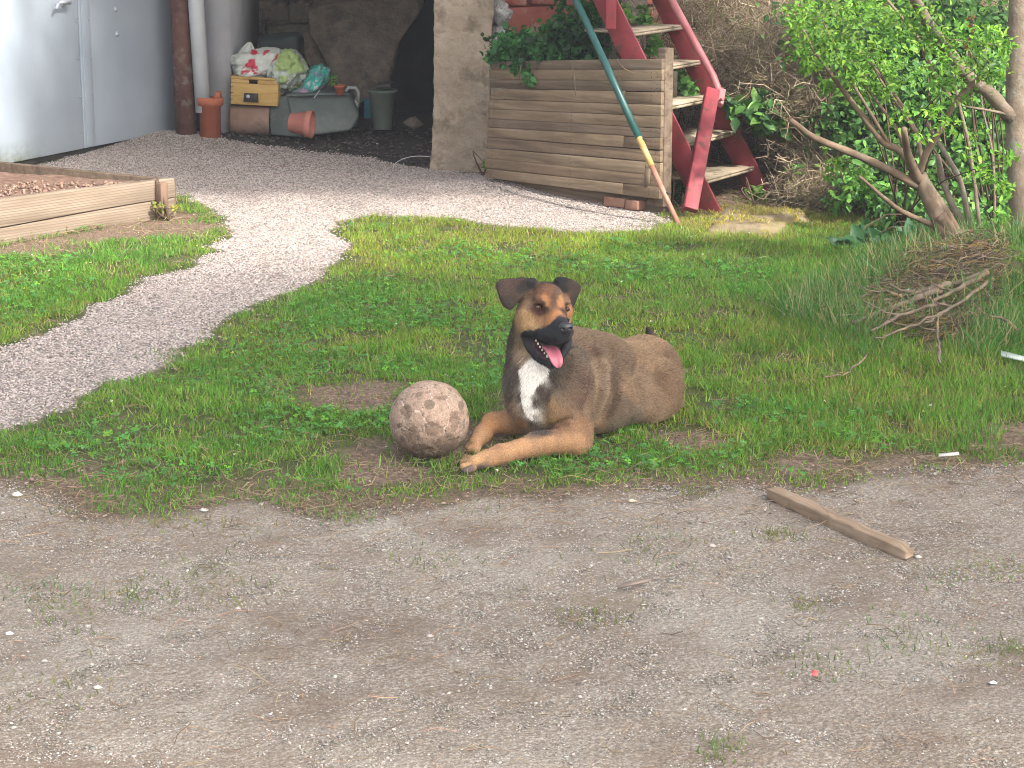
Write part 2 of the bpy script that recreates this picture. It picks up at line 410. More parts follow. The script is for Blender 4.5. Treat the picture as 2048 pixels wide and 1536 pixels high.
# ---------------------------------------------------------------- the buildings and large structures
M_METAL = rough_mat('grey_painted_metal', (.36, .39, .43), (.42, .45, .49), 3, .5, 200, .12, .001, c3=(.33, .35, .37), spec=.4)
def door_mat():
    m, n, b = newmat('weathered_door_paint'); v = coords(n)
    c = ramp(n, noise(n, v, 2.5, 5, .6), [(.3, (.30, .345, .40)), (.7, (.355, .40, .455))])
    # algae stain low on the panel
    sp = n.nodes.new('ShaderNodeSeparateXYZ'); n.links.new(v, sp.inputs[0])
    z = ramp(n, sp.outputs['Z'], [(.02, g(1)), (.16, g(0))])
    xx = ramp(n, sp.outputs['X'], [(.02, g(1)), (.32, g(.12))])
    s = mixc(n, 1.0, mixc(n, 1.0, z, xx, 'MULTIPLY'), ramp(n, noise(n, v, 14, 6, .75), [(.35, g(.3)), (.6, g(1))]), 'MULTIPLY')
    c = mixc(n, s, c, (.12, .14, .06))
    n.links.new(c, b.inputs['Base Color']); b.inputs['Roughness'].default_value = .6; b.inputs['Specular IOR Level'].default_value = .25
    bump(n, b, noise(n, v, 4, 3), .25, .012); return m
M_DOOR = door_mat()
M_RUST = rough_mat('rusty_brown_paint', (.085, .04, .035), (.15, .075, .06), 9, .7, 120, .4, .002, c3=(.20, .16, .14), s3=12)
M_DARKMETAL = rough_mat('dark_metal', (.03, .03, .032), (.06, .055, .05), 9, .6)
M_PIPE = rough_mat('grey_plastic_pipe', (.42, .43, .45), (.50, .51, .52), 5, .45, 90, .1, .001)
M_PLASTER = rough_mat('pale_plaster', (.44, .44, .46), (.54, .54, .56), 4, .9, 90, .4, .003)
M_TERRA = rough_mat('terracotta', (.30, .085, .045), (.40, .125, .065), 7, .75, 120, .3, .002, c3=(.22, .08, .05), s3=9)
M_CONC = rough_mat('rough_concrete', (.25, .19, .135), (.38, .31, .235), 5, .95, 45, .9, .012, c3=(.17, .13, .09), s3=6, lo=.3, hi=.7)
M_CONC2 = rough_mat('grey_rubble', (.24, .23, .22), (.42, .41, .39), 14, .95, 40, 1, .02, c3=(.09, .085, .08), s3=18)
M_STONEWALL = rough_mat('dark_stone_wall', (.11, .088, .068), (.22, .18, .14), 3.5, .95, 14, 1, .05, c3=(.045, .037, .03), s3=5)
M_SLAB = rough_mat('stone_slab', (.13, .10, .075), (.25, .20, .15), 9, .95, 30, 1, .02, c3=(.09, .075, .06), s3=4)
M_REDWALL = rough_mat('red_painted_wall', (.36, .10, .075), (.50, .17, .13), 6, .85, 35, .8, .01, c3=(.46, .30, .25), s3=7)
M_RED = rough_mat('red_stair_paint', (.17, .022, .030), (.25, .036, .046), 6, .55, 120, .4, .002, c3=(.10, .035, .025), s3=18, spec=.4)
M_REDROAD = rough_mat('worn_red_rail', (.27, .07, .075), (.42, .16, .16), 6, .5, 120, .3, .002, spec=.5)
M_TREAD = rough_mat('dusty_steel_tread', (.27, .21, .145), (.40, .325, .24), 9, .85, 110, .5, .003, c3=(.13, .12, .07), s3=11)

# outbuilding wall with the metal door, seen at a steep angle
A0 = PZ(15, 337); A1 = PZ(357, 268); dv = nrm((A1-A0)[:2]); ang = math.atan2(dv[1], dv[0])
DL = float(np.linalg.norm((A1-A0)[:2])); DX = np.array([dv[0], dv[1], 0]); DN = np.array([dv[1], -dv[0], 0])   # DN faces the camera side
UZ = np.array([0, 0, 1.])
def onface(p, w): return A0+DX*p+DN*w
door = thing('metal_door', 'pale grey two-leaf metal door with algae-stained lower corner in the outbuilding', 'door', A0, ang)
SEAM = DL*.385
def panel(p0, p1, z0, z1, w0, w1, name, mat_, bev=.004):
    mb = MB(); c = onface((p0+p1)/2, (w0+w1)/2)+UZ*(z0+z1)/2
    mb.box(c, (p1-p0, abs(w1-w0), z1-z0), (DX, DN, UZ)); return mb.build(name, mat_, door, bevel=bev)
lf = panel(-.9, SEAM-.006, .035, .93, 0, .045, 'door_leaf', M_DOOR)
tag(lf, 'shorter door leaf with handle and green algae stain')
rf = panel(SEAM+.006, DL, .035, 2.3, 0, .045, 'door_leaf', M_DOOR)
panel(SEAM+.02, SEAM+.10, .04, 2.28, .045, .052, 'cover_strip', M_DOOR, .002)
panel(-.9, DL, .0, .03, -.02, .02, 'sill', M_DARKMETAL)
for zz in (.62, .76):
    mb = MB(); c = onface(SEAM+.36, .045)+UZ*(zz+.03); mb.lathe(c, DN, [(.016, 0), (.016, .004), (.007, .008), (.007, .012)], 12); mb.build('bolt', M_METAL, door, True)
for q in (.12, .33, .54, .75):
    for s_ in (-.03, .085):
        mb = MB(); mb.lathe(onface(SEAM+s_, .05)+UZ*q, DN, [(.005, 0), (.004, .005), (.001, .007)], 8); mb.build('rivet', M_METAL, door, True)
mb = MB(); hc = onface(SEAM-.14, .045)+UZ*.86
mb.tube([hc, hc+DN*.05], [.016, .014]); mb.tube([hc+DN*.045, hc+DN*.05-DX*.10+UZ*.004], [.010, .008]); mb.tube([hc+DN*.045-DX*.10, hc+DN*.045-DX*.125-UZ*.03], [.009, .007])
mb.lathe(hc, DN, [(.026, 0), (.026, .006), (.016, .010)], 14); mb.build('handle', M_METAL, door, True)
mb = MB(); c = onface(DL-.01, .05)+UZ*.27
mb.tube([c-UZ*.05, c+UZ*.05], .013); mb.box(c-DX*.035, (.06, .012, .035), (DX, DN, UZ)); mb.box(c+DX*.02, (.05, .012, .03), (DX, DN, UZ)); mb.build('hinge', M_PIPE, door, True)

outb = thing('outbuilding', 'outbuilding wall with plaster, rough lintel and roof above the grey door', 'outbuilding', A0+np.array([-.3, .6, 0]), ang)
mb = MB(); mb.box(onface(-.6, -.16)+UZ*1.65, (1.2+2*SEAM, .25, 1.4), (DX, DN, UZ)); mb.build('lintel', M_RUST, outb, wob=.01)
mb = MB(); mb.box(onface(-2.4, -.2)+UZ*1.2, (3.0, .3, 2.5), (DX, DN, UZ)); mb.build('wall', M_PLASTER, outb)
# plaster return wall right of the drain pipe, its foot at the back of the gravel
mb = MB(); pL = PY(414, 0, 13.25)[0]; pR = PY(470, 0, 13.15)[0]; pRb = PY(459, 250, 13.15)[0]
P = [(pL, 13.0, 0), (pRb, 13.0, 0), (pRb, 15.2, 0), (pL, 15.2, 0), (pL, 13.0, 2.6), (pR+.02, 13.0, 2.6), (pR+.02, 15.2, 2.6), (pL, 15.2, 2.6)]
P[1] = (pRb+.03, 13.0, 0); mb.hexa(P)
tag(mb.build('plaster_wall', M_PLASTER, None, wob=.004), 'narrow pale plaster wall end between the drain pipe and the feed sack', 'wall')

mb = MB(); px = PZ(373, 283); mb.tube([px+(0, .0, -.05), px+(-.01, .02, 1.2), px+(-.02, .03, 2.6)], .062, 20)
tag(mb.build('steel_post', M_RUST, None, True), 'round rusty brown steel post beside the grey door hinge', 'post')
mb = MB(); px = PZ(348, 272); mb.box(px+(.05, .25, 1.25), (.10, .3, 2.5)); tag(mb.build('shade_gap', M_DARKMETAL, None), 'narrow dark strip standing in for the shaded gap behind the rusty post', 'shade_strip')  # dark strip put in for the shaded gap behind the post
# drain pipe standing in a terracotta socket
bp = PZ(421, 285)
dp = thing('drain_pipe', 'pale grey plastic drain pipe running down into a terracotta socket', 'drain pipe', bp)
mb = MB(); mb.tube([bp+(-.035, 0, .18), bp+(-.06, 0, .9), bp+(-.10, .0, 2.6)], .047, 20); mb.build('pipe', M_PIPE, dp, True)
sock = thing('clay_pipe', 'upright terracotta clay pipe socket with broken rim at the foot of the drain pipe', 'clay pipe', bp)
mb = MB(); mb.lathe(bp, (0.02, 0, 1), [(.062, -.02), (.062, .215), (.078, .222), (.080, .262), (.074, .268), (.064, .262), (.060, .1)], 28)
mb.build('pipe_body', M_TERRA, sock, True)
mb = MB(); mb.prism([bp+(.03, -.05, .262), bp+(.075, -.03, .262), bp+(.07, .0, .30), bp+(.045, -.02, .305)], (.0, .03, 0)); mb.build('broken_rim', M_TERRA, sock)
mb = MB(); mb.box(PZ(432, 290)+(.0, 0, .01), (.10, .02, .008), ((.93, .35, .1), (-.35, .93, 0), (0, 0, 1))); tag(mb.build('wood_splinter', M_PLASTER, None), 'thin pale splinter lying in front of the terracotta socket', 'splinter')

# shed behind: stone back wall, roof slab, right return
shed = thing('shed', 'open stone shed with dark interior behind the concrete pillar', 'shed', (-.5, 14.3, 0))
mb = MB(); mb.box((-.3, 14.85, 1.3), (4.6, .3, 2.8)); mb.build('back_wall', M_STONEWALL, shed)
def stones_wall(mb, x0, x1, z0, z1, Y, seed, dx=.22, dz=.13, dep=.05):
    r = RS(seed); z = z0; row = 0
    while z < z1:
        hgt = dz*r.uniform(.7, 1.3); x = x0-r.uniform(0, dx)
        while x < x1:
            wd = dx*r.uniform(.5, 1.5); c = (x+wd/2, Y+r.uniform(-dep*.4, dep*.4), z+hgt/2)
            mb.box(c, (wd*.93, dep*2, hgt*.9), jit=.012, seed=int(r.randint(1e6))); x += wd
        z += hgt
mb = MB(); stones_wall(mb, -2.0, .9, 0, 1.7, 14.7, 5); mb.build('wall_stones', M_STONEWALL, shed, bevel=.012, wob=.015)
mb = MB(); xa, xb = PY(778, 100, 14.3)[0], PY(900, 100, 14.3)[0]; mb.box(((xa+xb)/2, 14.38, .9), (xb-xa, .12, 1.8)); mb.build('shade_panel', rough_mat('shade_black', (.008, .008, .009), (.020, .018, .017), 6, .9), shed)  # black panel painted in for deep shade on the shed's right side
mb = MB(); mb.box((-.5, 13.3, 2.65), (4.4, 4.9, .18)); mb.build('roof', M_CONC, shed)
mb = MB(); mb.box((.62, 13.2, 1.3), (.2, 3.2, 2.6)); mb.build('side_wall', M_STONEWALL, shed)

# concrete pillar
a, b_ = PZ(860, 344), PZ(974, 352)
def colx(u, v, Y): return PY(u, v, Y)[0]
mb = MB(); Yp = 11.45
sec = [(0.0, 861, 974), (.06, 864, 974), (.3, 867, 977), (.6, 868, 980), (.84, 868, 985)]
V = []; F = []; zs = []
lv = [(-.05, 858, 978), (.02, 861, 976), (.15, 864, 975), (.32, 867, 977), (.5, 868, 979), (.7, 868, 983), (.9, 869, 988), (2.6, 872, 1010)]
for z, u0, u1 in lv:
    v = 768+FPX*((CAMH-z)*CP-Yp*SP)/(Yp*CP+(CAMH-z)*SP)
    x0, x1 = colx(u0, v, Yp), colx(u1, v, Yp)
    for fxx, dy in ((0, 0), (.33, -.008), (.66, .006), (1, 0), (1, .17), (1, .34), (.5, .34), (0, .34), (0, .17)):
        V.append((x0+(x1-x0)*fxx, Yp+dy, z))
nn = 9
F = [(i*nn+k, i*nn+(k+1) % nn, (i+1)*nn+(k+1) % nn, (i+1)*nn+k) for i in range(len(lv)-1) for k in range(nn)]+[tuple(range(nn))[::-1], tuple((len(lv)-1)*nn+k for k in range(nn))]
mb.add(V, F)
pil = mb.build('concrete_pillar', M_CONC, None); tag(pil, 'square rough tan concrete pillar at the mouth of the shed', 'pillar')
s1 = pil.modifiers.new('s', 'SUBSURF'); s1.subdivision_type = 'SIMPLE'; s1.levels = s1.render_levels = 4
tx = bpy.data.textures.new('rough', 'CLOUDS'); tx.noise_scale = .06
d1 = pil.modifiers.new('d', 'DISPLACE'); d1.texture = tx; d1.strength = .022; d1.mid_level = .5
# rubble edge beside the pillar
mb = MB(); r = RS(3)
for i in range(60):
    z = r.uniform(0, 1.5); u = 985+8*sst(.3, 1.0, z)+r.uniform(-8, 8)
    mb.box((colx(u-2, 100, Yp+.12)+.02, Yp+.12+r.uniform(-.05, .05), z), r.uniform(.04, .10, 3), frames(r.normal(0, 1, (1, 3)), np.array([1.]))[0].T)
tag(mb.build('rubble_wall_edge', M_CONC2, None, bevel=.006), 'grey rubble wall end behind the tan concrete pillar', 'wall')
# red wall above the planter
mb = MB(); mb.box((.40, 12.25, 1.3), (.86, .2, 2.7)); rw = thing('red_wall', 'red painted masonry wall rising behind the planter', 'wall', (.6, 12.1, 0))
mb.build('wall', M_REDWALL, rw)
mb = MB(); stones_wall(mb, .0, .80, .35, 1.9, 12.12, 9, .42, .16, .03); mb.build('wall_blocks', M_REDWALL, rw, bevel=.01, wob=.012)
# far beige garden wall on top of the bank
mb = MB(); mb.box((2.6, 16.4, 1.6), (3.4, .25, 3.0))
tag(mb.build('garden_wall', rough_mat('beige_wall', (.50, .36, .26), (.62, .47, .35), 3, .9, 30, .5, .01, c3=(.40, .26, .2)), None), 'pinkish beige wall seen through bare twigs above the bank', 'wall')

# ---------------------------------------------------------------- planter of horizontal pallet boards
PC = dict(bl=PY(975, 356, 10.8), br=PY(1322, 398, 10.02), tl=PY(986, 122, 10.8), tr=PY(1327, 118, 10.02))
pang = math.atan2((PC['br']-PC['bl'])[1], (PC['br']-PC['bl'])[0])
pl = thing('planter_box', 'tall planter clad in weathered horizontal pallet boards beside the red steps', 'planter', PC['bl'], pang)
dX = nrm((PC['br']-PC['bl'])*(1, 1, 0)); dN = np.array([dX[1], -dX[0], 0])
WOODS = [wood_mat('weathered_board_%d' % i, *c, gs=(1.8+i*.3, 26, 34)) for i, c in enumerate([
    ((.075, .052, .036), (.185, .13, .085), (.26, .19, .125)), ((.068, .047, .033), (.15, .11, .078), (.22, .17, .12)),
    ((.10, .068, .044), (.21, .155, .10), (.29, .22, .155))])]
edges = [0, .088, .172, .262, .352, .438, .512, .598, .678, .768, .846, .93, 1.0][::-1]
M_NAIL = rough_mat('nail', (.04, .03, .025), (.07, .05, .04), 50, .6)
def bil(s, t):   # s along, t up (0 bottom)
    return (PC['bl']*(1-s)+PC['br']*s)*(1-t)+(PC['tl']*(1-s)+PC['tr']*s)*t
r = RS(8); EN = sorted(edges)
for i in range(12):
    t0, t1 = EN[i]+.0022, EN[i+1]-.0022; w_ = r.uniform(-.002, .004)
    splits = [(0, 1)] if i % 4 != 0 else [(0, .80), (.803, 1)]
    for s0, s1_ in splits:
        e0 = r.uniform(-.008, .004)
        q = [bil(s0+(e0 if s0 == 0 else 0), t0), bil(s1_, t0), bil(s1_, t1), bil(s0+(e0 if s0 == 0 else 0), t1)]
        q = [p+UZ*r.uniform(-.0022, .0022) for p in q]; f = [p+dN*(.011+w_+r.uniform(-.002, .003)) for p in q]; bk = [p-dN*.011 for p in q]
        mb = MB(); mb.hexa([f[0], f[1], bk[1], bk[0], f[3], f[2], bk[2], bk[3]])
        mb.mi = 1
        for s_ in [q_ for q_ in (.945, .975, .03, .5) if s0 <= q_ <= s1_]:
            for tt in (.3, .7):
                c = bil(s_+r.uniform(-.003, .003), t0+(t1-t0)*tt); mb.lathe(c+dN*(.0105+w_), dN, [(.0035, 0), (.003, .0025)], 6)
        mb.build('board', [WOODS[int(r.randint(3))], M_NAIL], pl, bevel=.0015)
mb = MB(); c0 = PC['br']; mb.box(c0-dX*.02-dN*.04+UZ*.33, (.05, .06, .74), (dX, dN, UZ)); mb.build('corner_post', WOODS[1], pl, bevel=.003)
sv = nrm(np.array([-.02, 1, 0])); mb = MB(); mb.box(PC['br']-dX*.012+sv*.22+UZ*.30, (.018, .40, .60), (np.cross(sv, UZ), sv, UZ)); mb.build('side_board', WOODS[0], pl, bevel=.003)
mb = MB(); qa = PC['bl']*(1, 1, 0)-dN*.05; qb = PC['br']*(1, 1, 0)-dN*.05; mb.box((qa+qb)/2+UZ*.03, (float(np.linalg.norm(qb-qa))-.02, .03, .14), (dX, dN, UZ)); mb.build('base_rail', WOODS[1], pl, bevel=.003)
mb = MB(); mb.box((PC['tl']+PC['tr'])/2-dN*.22-dX*.06-UZ*.12, (.74, .36, .12), (dX, dN, UZ)); mb.build('soil', rough_mat('planter_soil', (.04, .03, .02), (.09, .07, .05), 20), pl, wob=.02)
mb = MB(); mb.tube([PY(1296, 330, 9.98), PZ(1291, 417)], .014, 8); mb.build('stake', WOODS[1], pl)
for (u, v, ww, col) in ((1237, 396, .13, 0), (1272, 402, .08, 1)):
    mb = MB(); p = PZ(u, v+8, .022)+(0, .0, .0); mb.box(p, (ww, .07, .045), (dX, dN, UZ), jit=.004)
    br = mb.build('loose_brick', M_TERRA if 0 else rough_mat('brick_%d' % col, (.22, .11, .075), (.30, .17, .12), 12, .9, 60, .6, .004), None, bevel=.004)
    tag(br, ('longer pale red brick lying under the planter boards', 'short red brick piece under the planter beside its stake')[col], 'brick', 'bricks at the foot of the planter')
# mossy heap along the foot of the planter
# ---------------------------------------------------------------- red steel steps
W = np.array([.30, .50, 0]); RUN = nrm(np.array([-.86, .51, 0])); RISE = .17; RN = .10
F0 = np.array([.900, 10.13, .140])       # front left end of the lowest tread
st = thing('steel_steps', 'steep red painted steel steps with dusty treads climbing beside the planter', 'steps', (1.0, 10.2, 0))
sl_ = RUN*RN+UZ*RISE
for k in range(13):
    a = F0+sl_*k+nrm(W)*.016; b = F0+sl_*k+W-nrm(W)*.002; dpt = RUN*.25
    mb = MB(); mb.hexa([a-UZ*.008, b-UZ*.008, b+dpt-UZ*.008, a+dpt-UZ*.008, a, b, b+dpt, a+dpt][:4]+[a, b, b+dpt, a+dpt])
    mb.box((a+b)/2-UZ*.016+RUN*.003, (np.linalg.norm(b-a)-.004, .005, .012), (nrm(W), RUN, UZ))
    mb.build('tread', M_TREAD, st, wob=.004, seed=k)
un = nrm(sl_); pn = nrm(np.cross(un, nrm(W)))      # in stringer plane, across
if pn[0] > 0: pn = -pn
def stringer(o, k0, k1, wd=.15, th=.012):
    a = o+sl_*k0; b = o+sl_*k1
    # foot cut level, head cut level
    P = [a, a-UZ*0+RUN*wd*.9, b+RUN*wd*.9, b]
    mb = MB(); mb.prism(P, nrm(W)*th); return mb
base = F0-RUN*.022
stringer(base, -1.02, 14.2).build('stringer', M_RED, st, bevel=.002)
stringer(base+W, -.92, 14.2).build('stringer', M_RED, st, bevel=.002)
# handrail flange on the far stringer from the third tread up, with its worn rounded top
rp = [PY(1438, 205, 10.52), PY(1436, 178, 10.54), PY(1426, 152, 10.56), PY(1343, 0, 10.75), PY(1300, -80, 10.9)]
mb = MB(); mb.tube(rp, .019, 10); mb.build('handrail', M_REDROAD, st, True)
mb = MB(); top = PY(1426, 180, 10.44); bot = PY(1381, 420, 9.86)
ax = nrm(top-bot); sx = nrm(np.cross(ax, (0, 1, 0))); mb.box((top+bot)/2, (.066, .03, float(np.linalg.norm(top-bot))), (sx, np.cross(ax, sx), ax))
mb.box((top+bot)/2+sx*.031-np.cross(ax, sx)*.012, (.008, .05, float(np.linalg.norm(top-bot))), (sx, np.cross(ax, sx), ax))
mb.build('brace', M_RED, st, bevel=.003)
mb = MB(); mb.box(PY(1441, 195, 10.44), (.035, .03, .10), (sx, np.cross(ax, sx), ax)); mb.tube([PY(1441, 199, 10.40), PY(1446, 199, 10.37)], .008, 6); mb.build('clamp', M_REDROAD, st, bevel=.003)
mb = MB(); top = PY(1222, -60, 10.35); bot = PY(1222, 58, 10.32); mb.box((top+bot)/2, (.05, .03, float(np.linalg.norm(top-bot)))); mb.build('brace', M_RED, st, bevel=.003)

# green pole with a bare lower end leaning on the planter
pp = [PZ(1358, 452), PY(1278, 276, 9.88), PY(1212, 130, 10.12), PY(1148, -8, 10.42), PY(1110, -100, 10.6)]
gp = thing('garden_pole', 'long dark green pole with bare copper lower end leaning on the planter', 'pole', pp[0])
mb = MB(); mb.tube(pp[1:], .0175, 12); mb.build('sleeve', rough_mat('dark_green_paint', (.008, .055, .05), (.016, .085, .075), 8, .4, 90, .1, .001, spec=.5), gp, True)
mid = pp[0]*.32+pp[1]*.68
mb = MB(); mb.tube([mid, pp[1]+(pp[1]-mid)*.03], .0155, 12); mb.build('brass_tube', rough_mat('gold_brown', (.36, .22, .07), (.5, .36, .14), 20, .45, spec=.5), gp, True)
mb = MB(); mb.tube([pp[0], mid], .0125, 12); mb.build('copper_tube', rough_mat('copper_brown', (.26, .12, .08), (.36, .19, .13), 14, .55, spec=.5), gp, True)
mb = MB(); mb.tube([pp[1]+(.0, -.0, -.005), pp[1]+(.035, -.02, -.003)], .006, 6); mb.build('set_screw', M_DARKMETAL, gp); mb = MB(); mb.tube([mid*.55+pp[0]*.45, mid*.55+pp[0]*.45+(.03, -.02, 0)], .005, 6); mb.build('set_screw', M_DARKMETAL, gp)

# ---------------------------------------------------------------- raised bed of two thick planks
M_PLANK = wood_mat('fresh_grey_plank', (.12, .088, .062), (.22, .17, .125), (.30, .245, .185), (1.2, 14, 22), rings=5, dark=.35)
C0 = PZ(352, 432); L0 = PZ(-60, 497); bang = math.atan2((L0-C0)[1], (L0-C0)[0])
bed = thing('raised_bed', 'raised garden bed of thick pale planks filled with soil', 'raised bed', C0, bang)
bX = nrm((L0-C0)*(1, 1, 0)); bN = np.array([-bX[1], bX[0], 0]); bN = bN if bN[1] < 0 else -bN      # faces camera
BL = float(np.linalg.norm((L0-C0)[:2]))+.8; BH = .178
def bedboard(z0, z1, zl0, zl1, w0):
    mb = MB(); P = []
    n = 14
    V = []; F = []
    for i in range(n+1):
        s = BL*i/n; k = s/BL; wv = .006*sin(5*k+1)
        for (zz, ww) in ((z0+(zl0-z0)*k+(wv if z0 > .05 else 0), w0), (z1+(zl1-z1)*k+(wv if z1 < .16 else 0), w0), (z1+(zl1-z1)*k+(wv if z1 < .16 else 0), w0-.04), (z0+(zl0-z0)*k, w0-.04)):
            V.append(C0+bX*s+bN*ww+UZ*zz)
    F = [(i*4+a, i*4+(a+1) % 4, i*4+4+(a+1) % 4, i*4+4+a) for i in range(n) for a in range(4)]+[(3, 2, 1, 0), (n*4, n*4+1, n*4+2, n*4+3)]
    return mb.add(V, F)
bedboard(.085, BH, .06, BH+.035, .0).build('plank', M_PLANK, bed, bevel=.003)
bedboard(-.02, .080, -.02, .054, -.004).build('plank', M_PLANK, bed, bevel=.003)
mb = MB(); q = C0+bN*.022+bX*.10; mb.box(q+UZ*.07, (.042, .045, .20), (bX, bN, UZ)); mb.build('stake', wood_mat('brown_stake', (.09, .055, .04), (.20, .13, .09), (.28, .19, .13), (20, 20, 1.5)), bed, bevel=.003)
mb = MB(); q = C0-bN*.07-bX*.02; mb.tube([q+UZ*-.02, q+UZ*.155], [.035, .040], 7); mb.build('stake', WOODS[1], bed, bevel=.003)
# back plank
e1 = C0-bN*.03+UZ*0; e2 = PZ(60, 338, .15)*(1, 1, 0)
bv = nrm(e2-e1); bl_ = float(np.linalg.norm(e2-e1))+.6
mb = MB(); mb.box(e1+bv*bl_/2+UZ*.085, (bl_, .035, .17), (bv, np.cross(UZ, bv), UZ)); mb.build('back_plank', wood_mat('dark_plank', (.05, .035, .025), (.11, .08, .055), (.17, .125, .09)), bed, bevel=.003)
# soil inside: heaped sheet
n = 30; V = []; 
for i in range(n+1):
    for j in range(n+1):
        s, t = i/n, j/n
        p = (C0-bN*.045)*(1-s)*(1)+ (C0-bN*.045+bX*BL)*s; q2 = e1+bv*.02+(bv*bl_)*s
        P = p*(1-t)+q2*t; edge = min(1, t*6, (1-t)*6)
        P[2] = .115+.05*edge*fbm(P[0]*5, P[1]*5, 0, 4)+.05*s*edge+.012*(fbm(P[0]*30, P[1]*30, 0, 6)-.5)
        V.append(P)
F = [(i*(n+1)+j, i*(n+1)+j+1, (i+1)*(n+1)+j+1, (i+1)*(n+1)+j) for i in range(n) for j in range(n)]
M_SOIL = rough_mat('garden_soil', (.13, .075, .052), (.25, .16, .115), 30, .95, 70, 1, .02, c3=(.09, .05, .035), s3=14)
mb = MB(); mb.add(V, F); mb.build('soil', M_SOIL, bed, True)
x, y, r = sample(5000, 61, -3.2, -1.6, 8.9, 10.7)
i0 = (x-C0[0])*bX[0]+(y-C0[1])*bX[1]; i1 = (x-C0[0])*bN[0]+(y-C0[1])*bN[1]
k = (i1 < -.07) & (i1 > -.45) & (i0 > .1) & (i1 > -.05-i0*.62); x, y, i0 = x[k], y[k], i0[k]; N = len(x)
S = r.uniform(.004, .013, N)[:, None]*np.stack([r.uniform(.7, 1.2, N)]*3, 1)
zz = .125+.05*fbm(x*5, y*5, 0, 4)+.05*i0/BL+.004
scatter('clods', PEB_V, PEB_F, np.stack([x, y, zz], 1), frames(r.normal(0, 1, (N, 3)), r.uniform(0, 6, N)), S, jitter_col(r, N, (.21, .135, .10), .35), MSTONE, parent=bed, vjit=.2)['kind'] = 'stuff'

# ---------------------------------------------------------------- clutter in the shed mouth
M_CRATE = wood_mat('yellow_crate_wood', (.36, .20, .06), (.50, .32, .11), (.58, .40, .16), (4, 30, 30), dark=.2)
Yc = 12.9
def QP(u, v, Y=Yc): return PY(u, v, Y)
c_bl, c_br, c_tl, c_tr = QP(461, 208), QP(545, 213), QP(462, 152), QP(557, 157)
cr = thing('wooden_crate', 'yellow wooden crate with slot handle set on the round clay trough', 'crate', c_bl)
mb = MB(); r = RS(4)
front = [c_bl, c_br+(.03, 0, 0), c_tr, c_tl]; dpv = np.array([.02, .26, .0])
def slab(q, th, name, m, par, bev=.003):
    q = np.array(q); nn_ = nrm(np.cross(q[1]-q[0], q[3]-q[0])); f = q; bk = q-nn_*th
    mb = MB(); mb.hexa([f[0], f[1], bk[1], bk[0], f[3], f[2], bk[2], bk[3]]); return mb.build(name, m, par, bevel=bev)
fr = np.array(front)
def fb(s, t): return (fr[0]*(1-s)+fr[1]*s)*(1-t)+(fr[3]*(1-s)+fr[2]*s)*t
# front made of strips around the slot
for (s0, s1_, t0, t1) in ((0, 1, 0, .76), (0, .38, .765, .9), (.56, 1, .765, .9), (0, 1, .905, 1)):
    slab([fb(s0, t0), fb(s1_, t0), fb(s1_, t1), fb(s0, t1)], -.012 if 0 else .012, 'front_slat', M_CRATE, cr)
slab([fr[1]+(.002, .01, 0), fr[1]+dpv, fr[2]+dpv, fr[2]+(.002, .01, 0)], .012, 'side_slat', M_CRATE, cr)
slab([fr[0]+dpv, fr[0]+(0, .01, 0), fr[3]+(0, .01, 0), fr[3]+dpv], .012, 'side_slat', M_CRATE, cr)
slab([fr[1]+dpv, fr[0]+dpv, fr[3]+dpv, fr[2]+dpv], .012, 'back_slat', M_CRATE, cr)
slab([fr[0]+(0, .0, .01), fr[1]+(0, .0, .01), fr[1]+dpv+(0, 0, .01), fr[0]+dpv+(0, 0, .01)], .01, 'bottom', M_CRATE, cr)
slab([QP(487, 203, 12.885), QP(517, 205, 12.885), QP(516, 187, 12.885), QP(488, 186, 12.885)], .002, 'label_plate', rough_mat('dark_label', (.03, .025, .025), (.06, .05, .045), 20), cr, 0)
mb = MB(); mb.lathe(QP(496, 193, 12.882), (0, -1, 0), [(.011, 0), (.011, .001)], 14); mb.build('label_dot', M_PLASTER, cr)
for zt in (.18, .42, .62): mb = MB(); mb.box(fb(.012, zt)+(0, -.001, 0), (.02, .004, .004)); mb.build('staple', M_NAIL, cr)
# round clay trough lying under the crate
mb = MB(); cl_ = QP(463, 238, 13.0); cR = QP(541, 240, 13.0); rr_ = .092
mb.lathe(cl_, cR-cl_, [(rr_, 0), (rr_*1.02, .004), (rr_*1.02, .23), (rr_, .236), (rr_*.8, .236), (rr_*.8, .1)], 32)
tag(mb.build('clay_cylinder', rough_mat('brown_clay', (.20, .12, .085), (.31, .20, .15), 5, .85, 60, .3, .003, c3=(.12, .09, .07)), None, True), 'brown clay cylinder lying on its side beneath the yellow crate', 'clay cylinder')

